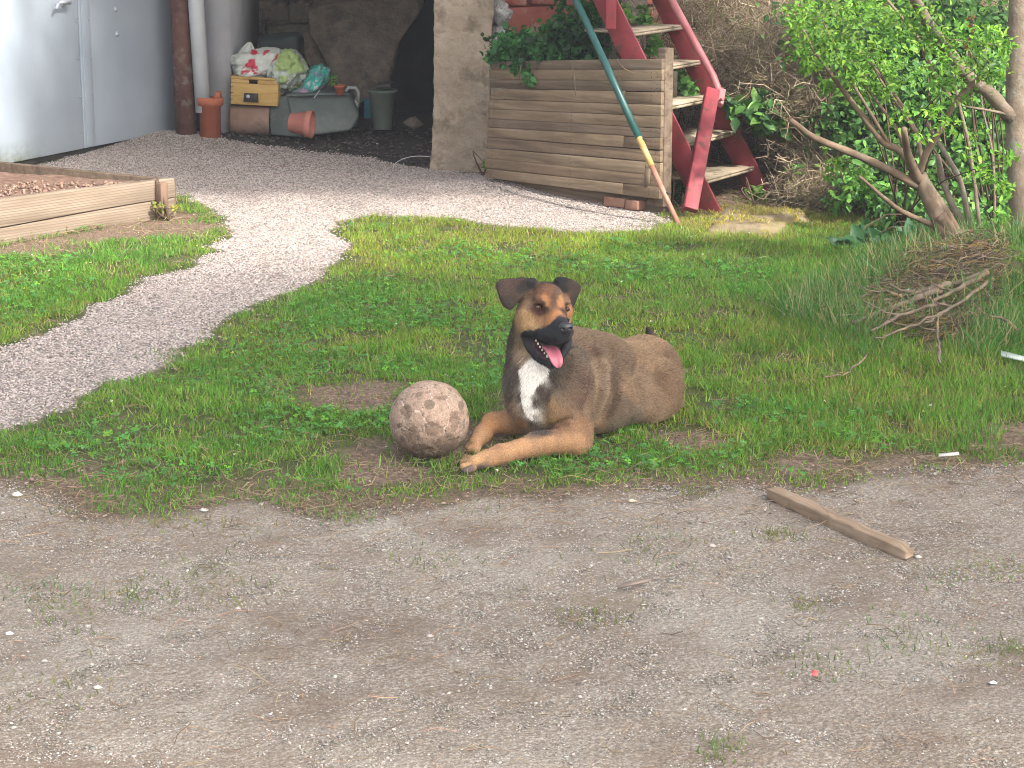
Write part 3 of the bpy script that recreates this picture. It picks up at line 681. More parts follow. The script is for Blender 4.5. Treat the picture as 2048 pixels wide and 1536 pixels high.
def blobmesh(name, m, parent, c, rad, ax, nse=.15, fs=6, seed=0, n=48, colf=None, sq=2.5, loc=None):
    """creased super-ellipsoid for sacks"""
    V = []; UV = []
    for i in range(n+1):
        ph = -pi/2+pi*i/n
        for j in range(2*n):
            th = 2*pi*j/(2*n)
            d = np.array([cos(ph)*cos(th), cos(ph)*sin(th), sin(ph)])
            V.append(d); UV.append((th, ph))
    D = np.array(V); q = 1/(np.abs(D)**sq).sum(1)**(1/sq); P = D*q[:, None]
    no = fbm(P[:, 0]*fs/2+seed, P[:, 1]*fs/2, P[:, 2]*fs/2, seed, 4); cre = 1-np.abs(fbm(P[:, 0]*fs*.8, P[:, 1]*fs*.8+seed, P[:, 2]*fs*.8, seed+9, 3)-.5)*4
    P = P*(1+nse*(no-.5)*2+nse*.35*cre)[:, None]
    ax = np.asarray(ax, float); Wd = np.asarray(c)+ (P*np.asarray(rad))@ax
    F = [(i*2*n+j, i*2*n+(j+1) % (2*n), (i+1)*2*n+(j+1) % (2*n), (i+1)*2*n+j) for i in range(n) for j in range(2*n)]
    mb = MB(); mb.add(Wd, F)
    return mb.build(name, m, parent, True, colors=None if colf is None else colf(Wd))
def inpoly(uv, poly):
    x, y = uv[:, 0], uv[:, 1]; ins = np.zeros(len(uv), bool); P = np.array(poly, float)
    for (ax, ay), (bx, by) in zip(P, np.roll(P, -1, 0)):
        ins ^= ((ay > y) != (by > y)) & (x < (bx-ax)*(y-ay)/(by-ay+1e-12)+ax)
    return ins
def sackcol(Wd):
    uv = project(Wd); c = np.tile(np.array([[.50, .52, .47]]), (len(Wd), 1)); c *= (.85+.3*fbm(Wd[:, 0]*20, Wd[:, 1]*20, Wd[:, 2]*20, 3))[:, None]
    red = (.50, .03, .06); front = Wd[:, 1] < 13.08
    for pg in ([(483, 148), (484, 138), (500, 117), (510, 118), (514, 136), (526, 149)], [(500, 108), (505, 100), (514, 100), (516, 106), (508, 110)], [(524, 106), (531, 100), (539, 101), (536, 107), (528, 110)],
               [(545, 150), (543, 130), (552, 108), (557, 108), (549, 130), (548, 150)]):
        uv2 = uv+2.5*np.stack([fbm(Wd[:, 0]*40, Wd[:, 2]*40, 0, 5)-.5, fbm(Wd[:, 0]*40, Wd[:, 2]*40, 0, 6)-.5], 1)*2
        c[inpoly(uv2, pg) & front] = red
    sp_ = inpoly(uv, [(482, 150), (486, 132), (525, 142), (528, 150)]) & front & (fbm(Wd[:, 0]*120, Wd[:, 2]*120, 0, 8, 2) > .55); c[sp_] = (.62, .6, .56)
    return c
M_SACK = attr_mat('woven_sack', .6, 0, .4)
sk = thing('feed_sack', 'crumpled white feed sack with red print slumped on the yellow crate', 'sack', QP(520, 150, 13.05))
I3 = np.eye(3)
def rotz3(a, b=0): 
    ca, sa = cos(b), sin(b); return np.array([[ca, 0, sa], [0, 1, 0], [-sa, 0, ca]])
blobmesh('sack_body', M_SACK, sk, QP(518, 127, 13.05), (.155, .12, .082), rotz3(0, .10), .16, 7, 2, colf=sackcol, sq=3.2)
blobmesh('sack_corner', M_SACK, sk, QP(494, 112, 13.06), (.050, .04, .085), rotz3(0, -.25), .2, 5, 4, 24, colf=sackcol, sq=1.6)
def greencol(Wd):
    uv = project(Wd); c = np.tile(np.array([[.40, .44, .38]]), (len(Wd), 1))
    f = fbm(Wd[:, 0]*14, Wd[:, 1]*14, Wd[:, 2]*14, 13, 3); c[f > .56] = (.30, .40, .14); c[f < .36] = (.16, .19, .15)
    return c
sk2 = blobmesh('green_sack', M_SACK, None, QP(574, 141, 13.02), (.115, .12, .105), rotz3(0, .6), .26, 8, 6, colf=greencol)
tag(sk2, 'crumpled white and lime green plastic sack hanging off the crate', 'sack')
def tealcol(Wd):
    c = np.tile(np.array([[.10, .33, .30]]), (len(Wd), 1)); f = fbm(Wd[:, 0]*22, Wd[:, 1]*22, Wd[:, 2]*22, 23, 3)
    c[f > .53] = (.03, .36, .28); c[f > .64] = (.45, .5, .52); c[f < .40] = (.10, .19, .24); c[f < .33] = (.34, .26, .32); return c
tag(blobmesh('teal_sack', M_SACK, None, QP(616, 170, 13.12), (.15, .12, .07), rotz3(0, .68), .2, 7, 9, colf=tealcol), 'teal and white printed plastic sack lying behind the grey tub', 'sack')
mb = MB(); mb.box(QP(560, 120, 13.5), (.28, .2, .30), jit=.02); tag(mb.build('dark_bucket', rough_mat('black_green', (.012, .018, .018), (.025, .035, .035), 8, .6), None, bevel=.04, wob=.02), 'dark green bin behind the white feed sack', 'bin')
# large grey green tub, tipped towards us
M_TUB = rough_mat('grey_green_plastic', (.085, .105, .095), (.13, .155, .145), 5, .5, 50, .25, .003, c3=(.16, .17, .155), s3=7)
tub = thing('storage_tub', 'large grey green plastic tub lying on its side behind the tipped flower pot', 'tub', PZ(625, 272))
F4 = [QP(612, 274, 12.75), QP(703, 262, 12.85), QP(719, 232, 12.9), QP(700, 187, 12.98), QP(572, 190, 12.9), QP(582, 230, 12.8)]
mb = MB(); mb.prism([np.array(p) for p in F4], (-.02, .32, .02)); mb.build('tub_body', M_TUB, tub, bevel=.02)
S4 = [QP(541, 270, 12.86), QP(614, 276, 12.74), QP(585, 188, 12.90), QP(553, 196, 12.98), QP(536, 212, 12.98)]
mb = MB(); mb.prism([np.array(p) for p in S4], (.03, .28, 0)); mb.build('tub_side', M_TUB, tub, bevel=.012)
mb = MB(); mb.tube([QP(574, 191, 12.87), QP(640, 189, 12.9), QP(700, 188, 12.94)], .008, 8); mb.build('tub_rim', M_TUB, tub, True)
tw = MB()
for a_, b__ in (((628, 196), (634, 188)), ((634, 188), (640, 180))): tw.tube([QP(*a_, 12.72), QP(*b__, 12.74)], .003, 5)
tag(tw.build('twig', M_PLASTER, None), 'pale bent twig caught on the front of the grey green tub', 'twig')
# tipped pink flower pot
pbx = QP(580, 245, 12.62); prx = QP(622, 249, 12.60); pax = nrm(prx-pbx)
pp0 = thing('flower_pot', 'pink terracotta flower pot lying on its side against the grey tub', 'flower pot', PZ(600, 278))
M_PINK = rough_mat('pink_terracotta', (.42, .15, .115), (.50, .20, .155), 6, .7, 90, .2, .002)
mb = MB(); mb.lathe(pbx, pax, [(.052, 0), (.056, .003), (.070, .095), (.078, .097), (.081, .135), (.076, .137), (.066, .13), (.05, .02)], 32); mb.build('pot_body', M_PINK, pp0, True)
for o_ in pp0.children: o_.location.z += .0
# small orange pot with a seedling
p0 = QP(680, 190, 12.93)
sp0 = thing('seedling_pot', 'small orange pot holding a bright green seedling on top of the tub', 'flower pot', p0)
mb = MB(); mb.lathe(p0, UZ, [(.022, 0), (.030, .045), (.034, .046), (.035, .06), (.03, .06), (.026, .05)], 20); mb.build('pot', rough_mat('orange_pot', (.42, .10, .045), (.48, .14, .07), 8, .7), sp0, True)
# white jerrycan with a loop handle
wj = thing('white_canister', 'white plastic canister with loop handle beside the grey green tub', 'canister', PZ(700, 262))
M_WP = rough_mat('dirty_white_plastic', (.34, .34, .33), (.44, .44, .43), 6, .5, 60, .2, .002, c3=(.20, .20, .19))
mb = MB(); mb.prism([QP(690, 258, 13.02), QP(713, 254, 13.02), QP(719, 200, 13.05), QP(690, 202, 13.05)], (-.01, .22, 0)); mb.build('canister_body', M_WP, wj, bevel=.02)
mb = MB(); mb.tube([QP(694, 203, 13.06), QP(692, 182, 13.06), QP(697, 175, 13.06), QP(711, 176, 13.06), QP(717, 184, 13.06), QP(717, 203, 13.06)], .010, 8); mb.build('handle', M_WP, wj, True)
mb = MB(); mb.box(QP(736, 216, 13.3), (.045, .10, .12)); tag(mb.build('blue_carton', rough_mat('blue_carton', (.015, .12, .17), (.03, .17, .22), 8, .5), None, bevel=.005), 'small blue carton standing between canister and clear bucket', 'carton')
mb = MB(); q = QP(766, 258, 13.1); mb.lathe(q, UZ, [(.055, 0), (.06, .005), (.083, .22), (.092, .225), (.092, .24), (.083, .24), (.08, .2)], 28)
tag(mb.build('clear_bucket', rough_mat('murky_plastic', (.11, .135, .105), (.16, .18, .15), 5, .4, 30, .1, .002), None, True), 'murky green tapered bucket in the shed to the right of the blue carton', 'bucket')
mb = MB(); mb.box(QP(768, 172, 13.1), (.10, .10, .03), jit=.012); tag(mb.build('dark_trowel', M_DARKMETAL, None, bevel=.005), 'dark lump resting on the rim of the murky bucket', 'scrap')
sto = MB(); sto.add(PEB_V*np.array([.07, .06, .065])+QP(826, 248, 13.0), PEB_F); s_ = sto.build('pale_rock', M_SLAB, None, True, wob=.01); tag(s_, 'rounded pale rock on the dark shed floor near the pillar', 'rock')
# leaning slabs
for pts, ext, lab in (([(610, 24), (650, 14), (740, -8), (830, -30), (838, 30), (790, 95), (770, 190), (700, 215), (668, 168), (640, 110), (618, 70)], (.04, .14, .05), 'big stone slab leaning against the shed back wall'),
                      ([(597, 72), (612, 66), (640, 130), (662, 172), (655, 186), (636, 160), (612, 120)], (.03, .13, .02), 'thin stone slab leaning just left of the bigger slab')):
    P = [QP(u, v, 13.95-.006*(v-100)*(.5)) for u, v in pts]
    mb = MB(); mb.prism(P, ext); tag(mb.build('stone_slab', M_SLAB, None, bevel=.02, wob=.02), lab, 'stone slab', 'stone slabs leaning in the shed')
# wire loop, scraps on the shed floor
mb = MB(); q = PZ(845, 338); mb.tube([q+(-.16+.16*(1-cos(t)), .02*sin(t*2), .07*sin(t)) for t in np.linspace(0, pi, 12)], .002, 5); tag(mb.build('wire_hoop', M_PIPE, None), 'thin pale wire hoop arching beside the pillar foot', 'wire')
x, y, r = sample(1500, 71, -2.0, .1, 11.6, 13.4); d = sdist(x, y, SHED, .05, 6, 5); k = d < -.03; x, y = x[k], y[k]; N = len(x)
c = jitter_col(r, N, (.075, .062, .055), .5, .1); wk = r.rand(N) < .03; c[wk] = (.4, .34, .3)
tag(pebbles('debris', x, y, r, r.uniform(.004, .018, N), c), 'dark crumbs and scraps littering the shed floor', 'debris', kind='stuff')

# mossy stepping stone before the steps
mb = MB(); P = []
q = [PZ(1408, 470), PZ(1560, 474), PZ(1632, 440), PZ(1440, 425)]
n = 16; V = []
for i in range(n+1):
    for j in range(n+1):
        s, t = i/n, j/n; p = (q[0]*(1-s)+q[1]*s)*(1-t)+(q[3]*(1-s)+q[2]*s)*t
        e = min(s, 1-s, t, 1-t)*8; p[2] = H(p[0], p[1])+.050*min(1, e*1.0)**.6*(.6+.8*fbm(p[0]*9, p[1]*9, 0, 3, 5))-.012; V.append(p)
F = [(i*(n+1)+j, (i+1)*(n+1)+j, (i+1)*(n+1)+j+1, i*(n+1)+j+1) for i in range(n) for j in range(n)]
mb.add(V, F); tag(mb.build('mossy_slab', rough_mat('mossy_stone', (.17, .13, .075), (.28, .22, .14), 12, .95, 60, .9, .012, c3=(.25, .19, .03), s3=9), None, True, wob=.012), 'low stone slab with yellow moss at the foot of the red steps', 'slab')
SLABQ = poly_px([(1408, 470), (1560, 474), (1632, 440), (1440, 425)])

# batten lying on the drive
b0, b1 = PZ(1545, 985, .016), PZ(1820, 1108, .016)
bt = nrm(b1-b0); bs = np.cross(UZ, bt)
bang2 = math.atan2(bt[1], bt[0]); bat = thing('wooden_batten', 'weathered brown wooden batten with chewed end lying on the drive', 'batten', (b0+b1)/2*(1, 1, 0), bang2)
mb = MB(); V = []; n = 24; Lb = float(np.linalg.norm(b1-b0)); r = RS(5)
for i in range(n+1):
    s = i/n; e = sst(.93, 1.0, s); hh = .016*(1-.45*e); wd = .019*(1-.35*e)
    c = b0+bt*Lb*s+np.array([0, 0, -.002])+bs*.004*sin(3*s)
    for a_, b_2 in ((-1, -1), (1, -1), (1, 1), (-1, 1)):
        V.append(c+bs*wd*a_+UZ*hh*b_2+r.uniform(-.002, .002, 3)*(1+e*1.2))
F = [(i*4+k, i*4+(k+1) % 4, i*4+4+(k+1) % 4, i*4+4+k) for i in range(n) for k in range(4)]+[(3, 2, 1, 0), (n*4, n*4+1, n*4+2, n*4+3)]
mb.add(V, F); mb.build('timber', wood_mat('old_brown_wood', (.15, .10, .065), (.31, .225, .15), (.43, .33, .235), (5.0, 60, 60), dark=.6), bat, bevel=.003, wob=.006)

# small singled-out bits
def rockobj(u, v, s, col, label, name='white_stone', cat='stone', group=None, seed=0):
    p = PZ(u, v); p[2] = H(p[0], p[1]); r = RS(seed)
    V = PEB_V*np.array([1, .8, .6])*s*(1+r.uniform(-.15, .15, PEB_V.shape)); mb = MB(); mb.add(V+p+(0, 0, s*.3), PEB_F)
    return tag(mb.build(name, rough_mat(name+'_m', tuple(np.array(col)*.85), col, 30, .8), None), label, cat, group)
WG = 'single white stones on the drive and lawn edge'
rockobj(34, 990, .017, (.62, .57, .50), 'white stone on the dirt at the lawn edge, far left', group=WG, seed=1)
rockobj(18, 1268, .012, (.66, .62, .57), 'small white stone on the drive at its left edge', group=WG, seed=2)
rockobj(1985, 1370, .010, (.78, .76, .70), 'bright white stone on the drive, near its right edge', group=WG, seed=3)
rockobj(195, 1378, .010, (.62, .57, .52), 'pale stone alone in the lower left of the drive', group=WG, seed=4)
rockobj(1424, 1096, .012, (.45, .38, .33), 'brownish stone left of the wooden batten', group=WG, seed=5)
rockobj(408, 1021, .013, (.60, .58, .50), 'white stone among the ragged grass edge below the path', group=WG, seed=6)
rockobj(1836, 1117, .012, (.50, .44, .38), 'pale stone touching the chewed end of the batten', group=WG, seed=7)
rockobj(1263, 1006, .012, (.60, .52, .36), 'yellowish stone at the lawn edge below the dog', group=WG, seed=8)
rockobj(1883, 778, .018, (.36, .16, .10), 'round terracotta shard in the grass under the stick pile', 'clay_shard', 'shard', seed=9)
def flat(u, v, pts, col, name, label, cat, h=.006, rough=.6, tilt=(0, 0, 0)):
    p = PZ(u, v); p[2] = H(p[0], p[1])+.012
    mb = MB(); mb.prism([p+np.array((a, b, c)) for a, b, c in pts], (0, 0, h)); o = mb.build(name, rough_mat(name+'_m', tuple(np.array(col)*.85), col, 20, rough), None)
    return tag(o, label, cat)
flat(1628, 1361, [(-.007, -.008, 0), (.006, -.01, 0), (.009, .006, .003), (-.002, .012, .004)], (.75, .13, .12), 'pink_scrap', 'tiny pink scrap of plastic on the drive', 'scrap', .002)
flat(1898, 922, [(-.030, -.004, 0), (.028, .004, .004), (.028, .014, .006), (-.028, .008, .003)], (.62, .58, .50), 'bark_chip', 'pale strip of bark at the lawn edge below the stick pile', 'bark strip', .005)
flat(2040, 750, [(-.06, .02, .02), (.08, -.05, .0), (.085, -.02, .005), (-.055, .045, .03)], (.60, .66, .58), 'plastic_strip', 'white plastic strip in the grass at the right edge', 'plastic strip', .005)
flat(1808, 640, [(-.022, -.004, .02), (.02, .0, .03), (.024, .02, .04), (-.016, .018, .03)], (.75, .76, .74), 'paper_scrap', 'small white paper scrap on the stick pile', 'scrap', .003)
flat(1268, 1178, [(-.04, -.03, 0), (.035, .018, 0), (.04, .03, .004), (-.03, -.015, .004)], (.26, .20, .16), 'bark_piece', 'thin dull piece of bark flat on the drive', 'bark piece', .004)
# ---------------------------------------------------------------- lawn
MGRASS = attr_mat('grass_blade', .6, .35, .25)
BL_V = np.array([(-.5, 0, 0), (.5, 0, 0), (-.38, .10, .5), (.38, .10, .5), (0, .42, 1.0)]); BL_F = [(0, 1, 3, 2), (2, 3, 4)]
CT = (1024.0, 0)
def lawn_fields(x, y):
    dp = sdist(x, y, PATH, .06, 3, 7); dd = sdist(x, y, DRIVE, .10, 4, 4)
    ds = np.min([sdist(x, y, p, .10, 5, 5) for p in SOILS], 0); dh = sdist(x, y, SHED, .05, 6, 5); db = sdist(x, y, BANK, .08, 8, 4); dm = sdist(x, y, MOUND, .1, 8, 5)
    return dp, dd, ds, dh, db, dm
def zone_dry(x, y):    # turf yellowed for painted sunlight, and thin dry turf
    uv = project(np.stack([x, y, x*0], -1)); u, v = uv[:, 0], uv[:, 1]
    return u, v
x, y, r = sample(900000, 21, -3.4, 3.4, 4.9, 10.9)
k = view_keep(x, y, .9); x, y = x[k], y[k]
k = r.rand(len(x)) < np.clip(1.2-(y-5.5)*.10, .45, 1); x, y = x[k], y[k]
dp, dd, ds, dh, db, dm = lawn_fields(x, y); u, v = zone_dry(x, y)
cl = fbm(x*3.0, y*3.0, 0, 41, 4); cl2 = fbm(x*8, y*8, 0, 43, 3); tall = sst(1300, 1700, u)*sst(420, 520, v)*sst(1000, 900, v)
thin = sst(.60, .40, cl2)*.0
pt = fbm(x*4.3, y*4.3, 0, 48, 3); den = np.clip((cl2-.30)*4.5+.12+tall*.35, .12, 1)*np.clip((pt-.30)*7+.2+tall*.5, .25, 1)
edge = sst(.02, .30, dd+.10*(cl-.5))           # fades to the drive
den *= np.clip(edge+.15*(cl2 > .55), 0, 1)
fringe = sst(.0, .06, dp); den *= fringe
den *= np.clip(sst(-.06, .06, ds)+.05, 0, 1)*sst(0, .1, dh)*np.clip(sst(-.15, .05, db), .05, 1)*np.clip(sst(-.1, .1, dm), .12, 1)
k = (r.rand(len(x)) < den) & (dd > -.02) & (dp > -.02)
x, y, u, v, cl, cl2, tall, dd = x[k], y[k], u[k], v[k], cl[k], cl2[k], tall[k], dd[k]; N = len(x)
h = r.uniform(.012, .032, N)*(.6+.9*cl)+tall*r.uniform(.0, .026, N)*(.4+1.0*cl2)
h *= np.where(dd < .3, .75, 1)
sun_tint = sst(600, 470, v)*sst(560, 720, u)  # far lawn: sunlight put into the blade colour
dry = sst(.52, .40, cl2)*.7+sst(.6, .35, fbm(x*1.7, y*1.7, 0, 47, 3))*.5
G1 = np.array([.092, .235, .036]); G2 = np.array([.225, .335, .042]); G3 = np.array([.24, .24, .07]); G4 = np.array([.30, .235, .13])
mixv = np.clip(r.rand(N)*.5+dry*.45+sun_tint*.5-tall*.25, 0, 1)[:, None]
c = G1*(1-mixv)+G2*mixv; a_ = (r.rand(N) < np.clip(.06+dry*.25+sun_tint*.15, 0, .5)); c[a_] = G3*r.uniform(.7, 1.1, (a_.sum(), 1)); b_ = r.rand(N) < .05+dry*.06; c[b_] = G4
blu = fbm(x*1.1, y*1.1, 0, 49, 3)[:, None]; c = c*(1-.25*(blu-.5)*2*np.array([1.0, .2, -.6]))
c = c*r.uniform(.45, 1.35, (N, 1))*(.78+.44*fbm(x*6, y*6, 0, 58, 3))[:, None]  # blade tones spread wide to stand in for self-shadowing
nv = np.stack([r.normal(0, .42, N), r.normal(0, .42, N), np.ones(N)], 1)
S = np.stack([r.uniform(.0018, .0042, N), h, h], 1)
pos = np.stack([x, y, H(x, y)-.003], 1)
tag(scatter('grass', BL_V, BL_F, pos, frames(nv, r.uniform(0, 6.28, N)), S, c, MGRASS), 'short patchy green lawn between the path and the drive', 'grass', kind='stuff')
# low broad-leaved ground cover (clover and weeds)
CV = []; CF = []
for i in range(3):
    t = i*2.094; d = np.array([cos(t), sin(t), 0]); e = np.array([-sin(t), cos(t), 0])
    b = len(CV); CV += [0*d, d*.55+e*.42+(0, 0, .12), d*1.0+(0, 0, .05), d*.55-e*.42+(0, 0, .12)]; CF.append((b, b+3, b+2, b+1))
CV = np.array(CV, float)
x, y, r = sample(150000, 22, -2.9, 3.0, 4.9, 10.5)
k = view_keep(x, y, .1); x, y = x[k], y[k]
dp, dd, ds, dh, db, dm = lawn_fields(x, y); cl = fbm(x*2.1, y*2.1, 0, 51, 4)
den = np.clip((cl-.45)*5, 0, 1)*sst(.03, .2, dp)*sst(.05, .3, dd)*sst(-.02, .1, ds)*sst(0, .1, dh)*sst(-.05, .1, db)*sst(-.1, .15, dm)
k = r.rand(len(x)) < den*.55; x, y = x[k], y[k]; N = len(x)
c = jitter_col(r, N, (.080, .225, .050), .3, .12); c[r.rand(N) < .25] *= np.array([1.5, 1.3, .7]); S = r.uniform(.006, .014, N)[:, None]*np.ones((1, 3))
nv = np.stack([r.normal(0, .35, N), r.normal(0, .35, N), np.ones(N)], 1)
tag(scatter('clover', CV, CF, np.stack([x, y, H(x, y)+r.uniform(.006, .028, N)], 1), frames(nv, r.uniform(0, 6.28, N)), S, c, MGRASS), 'low clover and broad weeds growing through the lawn', 'clover', kind='stuff')
# sparse tufts on the drive and path fringe
T = np.array([(470, 1058), (855, 1118), (430, 1160), (465, 1190), (265, 1190), (85, 1187), (130, 1225), (1330, 1100), (1600, 1210), (1905, 1145), (1840, 1285), (1950, 1308), (2030, 1300), (1640, 1335), (1750, 1240),
    (120, 1378), (1440, 1500), (1205, 1232), (1560, 1075), (1400, 985), (690, 1035), (150, 1015), (1990, 1135), (1780, 1290), (350, 1040), (660, 1020), (940, 1010), (240, 1010), (360, 705), (355, 712), (440, 660), (340, 720), (900, 335), (1500, 400), (1290, 455), (1310, 440)])
xs, ys, hs_, cs = [], [], [], []; r = RS(23)
for i, (uu, vv) in enumerate(T):
    p = PZ(uu, vv); m = int(r.uniform(25, 110)); sx = r.uniform(.025, .085)
    xs.append(p[0]+r.normal(0, sx, m)); ys.append(p[1]+r.normal(0, sx, m)); hs_.append(r.uniform(.010, .028, m)); cs.append(np.tile(r.uniform(.7, 1.3, (1, 3))*(.13, .18, .075), (m, 1)))
x, y, h, c = map(np.concatenate, (xs, ys, hs_, cs)); N = len(x); c = c*r.uniform(.7, 1.3, (N, 1)); k = r.rand(N) < .25; c[k] = (.22, .19, .10)
nv = np.stack([r.normal(0, .5, N), r.normal(0, .5, N), np.ones(N)], 1)
tag(scatter('grass_tufts', BL_V, BL_F, np.stack([x, y, H(x, y)-.002], 1), frames(nv, r.uniform(0, 6.28, N)), np.stack([r.uniform(.002, .004, N), h, h], 1), c, MGRASS), 'small thin tufts scattered over the drive and path edge', 'grass tufts', kind='stuff')
# straw, dead stalks and needles lying about
STK_V = np.array([(-.5, -.5, 0), (.5, -.5, .3), (0, .5, .6), (-.5, -.5, 0), (.5, -.5, .3), (0, .5, .6)], float)
STK_V = np.array([(x_, y_, z_) for z_ in (0, .5, 1) for x_, y_ in ((-.5, -.3), (.5, -.3), (0, .5))]); STK_V[3:6, 0] += 6; 
STK_F = [(0, 1, 4, 3), (1, 2, 5, 4), (2, 0, 3, 5), (3, 4, 7, 6), (4, 5, 8, 7), (5, 3, 6, 8)]
MSTRAW = attr_mat('dead_stalk', .8, 0, .2)
x, y, r = sample(42000, 24, -2.9, 3.0, 3.5, 10.9); k = view_keep(x, y, .1); x, y = x[k], y[k]
dp, dd, ds, dh, db, dm = lawn_fields(x, y); pr = .20+.45*(np.abs(dd) < .22)+.35*(ds < .05)+.25*((dd > 0) & (dd < .8))+.6*(db < .1)+.5*(dm < .1); pr *= (dp > .0); k = r.rand(len(x)) < pr; x, y = x[k], y[k]; N = len(x)
nv = np.stack([r.normal(0, 1, N), r.normal(0, 1, N), r.normal(0, .12, N)], 1)
tag(scatter('straw', STK_V, STK_F, np.stack([x, y, H(x, y)+.006], 1), frames(nv, r.uniform(0, 6, N)), np.stack([r.uniform(.0009, .0022, N)]*2+[r.uniform(.02, .085, N)], 1), jitter_col(r, N, (.27, .19, .12), .45, .1), MSTRAW), 'dry stalks and straw strewn over lawn edge and soil', 'straw', kind='stuff')

# ---------------------------------------------------------------- leafy plants
LF_V = np.array([(0, 0, 0), (.22, .22, .07), (.29, .45, .08), (.15, .78, .02), (0, 1.0, -.14), (-.15, .78, .02), (-.29, .45, .08), (-.22, .22, .07), (0, .3, 0), (0, .6, -.01)])
LF_F = [(0, 1, 8), (1, 2, 9, 8), (2, 3, 9), (3, 4, 9), (0, 8, 7), (7, 8, 9, 6), (6, 9, 5), (5, 9, 4)]
MLEAF = attr_mat('glossy_leaf', .48, .25, .3); MLEAF2 = attr_mat('soft_leaf', .55, .40, .3)
def leaves(name, pts, r, size, pal, m=None, parent=None, at=None, droop=.3, facing=(.1, -.5, .7), spread=.7, wid=1.0, label=None):
    N = len(pts); idx = r.randint(0, len(pal), N); c = np.array(pal)[idx]*r.uniform(.6, 1.35, (N, 1))*np.clip(.25+1.5*fbm(pts[:, 0]*5, pts[:, 1]*5, pts[:, 2]*5, 3, 3), .4, 1.5)[:, None]
    nv = nrm(np.array(facing))[None]+r.normal(0, spread, (N, 3)); ang = r.uniform(0, 6.28, N)
    R = frames(nv, ang); s = r.uniform(size*.6, size*1.25, N)
    return scatter(name, LF_V, LF_F, pts, R, np.stack([s*wid, s, s], 1), c, m or MLEAF, parent=parent, at=at, smooth=False)
def cloud(r, blobs, n):
    """points in clumps in a list of (centre, radii, weight)"""
    w_ = np.array([b[2] for b in blobs], float); w_ /= w_.sum(); out = []
    for (c, rad, _), k in zip(blobs, (w_*n).astype(int)):
        nc = max(3, k//18); cc = r.normal(0, .5, (nc, 3)); cc = cc/np.maximum(1, np.linalg.norm(cc, axis=1, keepdims=True))
        p = cc[r.randint(0, nc, k)]+r.normal(0, .17, (k, 3)); out.append(np.asarray(c)+p*np.asarray(rad))
    return np.vstack(out)
def stems(mb, base, tips, r, r0=.006, r1=.0015, bend=.05, n=5):
    for t in tips:
        t = np.asarray(t, float); b = np.asarray(base, float)+r.normal(0, .02, 3)*(1, 1, 0); P = []
        o = r.normal(0, bend, 3)
        for i in range(6):
            s = i/5; P.append(b*(1-s)+t*s+o*4*s*(1-s)+np.array([0, 0, bend*1.2*sin(pi*s)]))
        mb.tube(P, np.linspace(r0, r1, 6), n)
M_BARK = rough_mat('grey_brown_bark', (.11, .082, .058), (.19, .15, .11), 12, .9, 70, .8, .006, c3=(.20, .19, .15), s3=9)
M_BARK2 = rough_mat('smooth_brown_bark', (.12, .078, .052), (.20, .14, .095), 10, .85, 60, .5, .003, c3=(.15, .12, .09), s3=12)
M_TWIG = rough_mat('dark_twig', (.07, .045, .03), (.12, .08, .055), 12, .9)
DG = [(.036, .105, .024), (.055, .150, .032), (.085, .20, .038), (.024, .075, .02), (.12, .24, .042)]
BG = [(.10, .23, .025), (.14, .29, .035), (.07, .18, .022), (.20, .33, .045)]
def plant(name, label, cat, blobs, n, size, pal, seed, base, tips=8, m=None, facing=(.1, -.5, .7), spread=.7, wid=1.0, group=None, r0=.006):
    r = RS(seed); t = thing(name, label, cat, base, 0, group)
    pts = cloud(r, blobs, n); z = H(pts[:, 0], pts[:, 1]); pts[:, 2] = np.maximum(pts[:, 2], z+.02)
    leaves('foliage', pts, r, size, pal, m, parent=t, facing=facing, spread=spread, wid=wid)
    mb = MB(); stems(mb, base, pts[r.randint(0, len(pts), tips)], r, r0); mb.build('stems', M_TWIG, t)
    return t
def gnd(u, v):
    p = PZ(u, v); p[2] = H(p[0], p[1]); return p
# ivy and nettles growing over the planter
b0_ = bil(.3, .85)-dN*.3
plant('planter_plant', 'dark green leafy creeper spilling over the left top of the planter', 'plant',
      [(PY(1040, 95, 10.9), (.16, .16, .10), 1), (PY(1110, 95, 10.75), (.20, .18, .11), 1.4), (PY(1170, 80, 10.7), (.13, .16, .13), 1), (PY(1150, 45, 10.75), (.14, .14, .12), .9), (PY(1010, 110, 10.75), (.09, .08, .06), .5), (PY(1045, 132, 10.6), (.07, .05, .07), .15), (PY(1200, 20, 10.8), (.07, .1, .16), .4)],
      3000, .042, [(.025, .10, .028), (.035, .13, .035), (.02, .075, .022), (.05, .15, .04)], 31, b0_, 20, MLEAF2, wid=1.1)
plant('stair_plant', 'bright round-leaved plant growing behind the third red tread', 'plant', [(PY(1352, 168, 10.8), (.11, .08, .085), 1), (PY(1375, 180, 10.75), (.06, .06, .05), .4)], 260, .05, [(.09, .21, .05), (.12, .26, .07), (.07, .17, .04)], 32, gnd(1350, 330), 6, MLEAF2, wid=1.3)
plant('stair_nettle', 'bright green nettle behind the uppermost red tread', 'plant', [(PY(1262, 35, 11.0), (.12, .1, .11), 1), (PY(1285, 50, 10.9), (.07, .06, .05), .4), (PY(1312, 92, 10.9), (.04, .05, .07), .35)], 300, .045, [(.10, .24, .04), (.15, .28, .07), (.07, .17, .03)], 33, gnd(1280, 300), 8, MLEAF2)
plant('weed_clump', 'low green weed growing between the planter and red stringer', 'weed', [(gnd(1345, 415)+(0, .1, .06), (.08, .08, .09), 1)], 240, .03, [(.035, .12, .03), (.05, .15, .04)], 34, gnd(1345, 418), 6, MLEAF2)
plant('pillar_weed', 'single small weed at the foot of the concrete pillar', 'weed', [(gnd(978, 348)+(0, -.02, .05), (.03, .03, .03), 1)], 26, .03, BG, 35, gnd(978, 352), 3, MLEAF2)
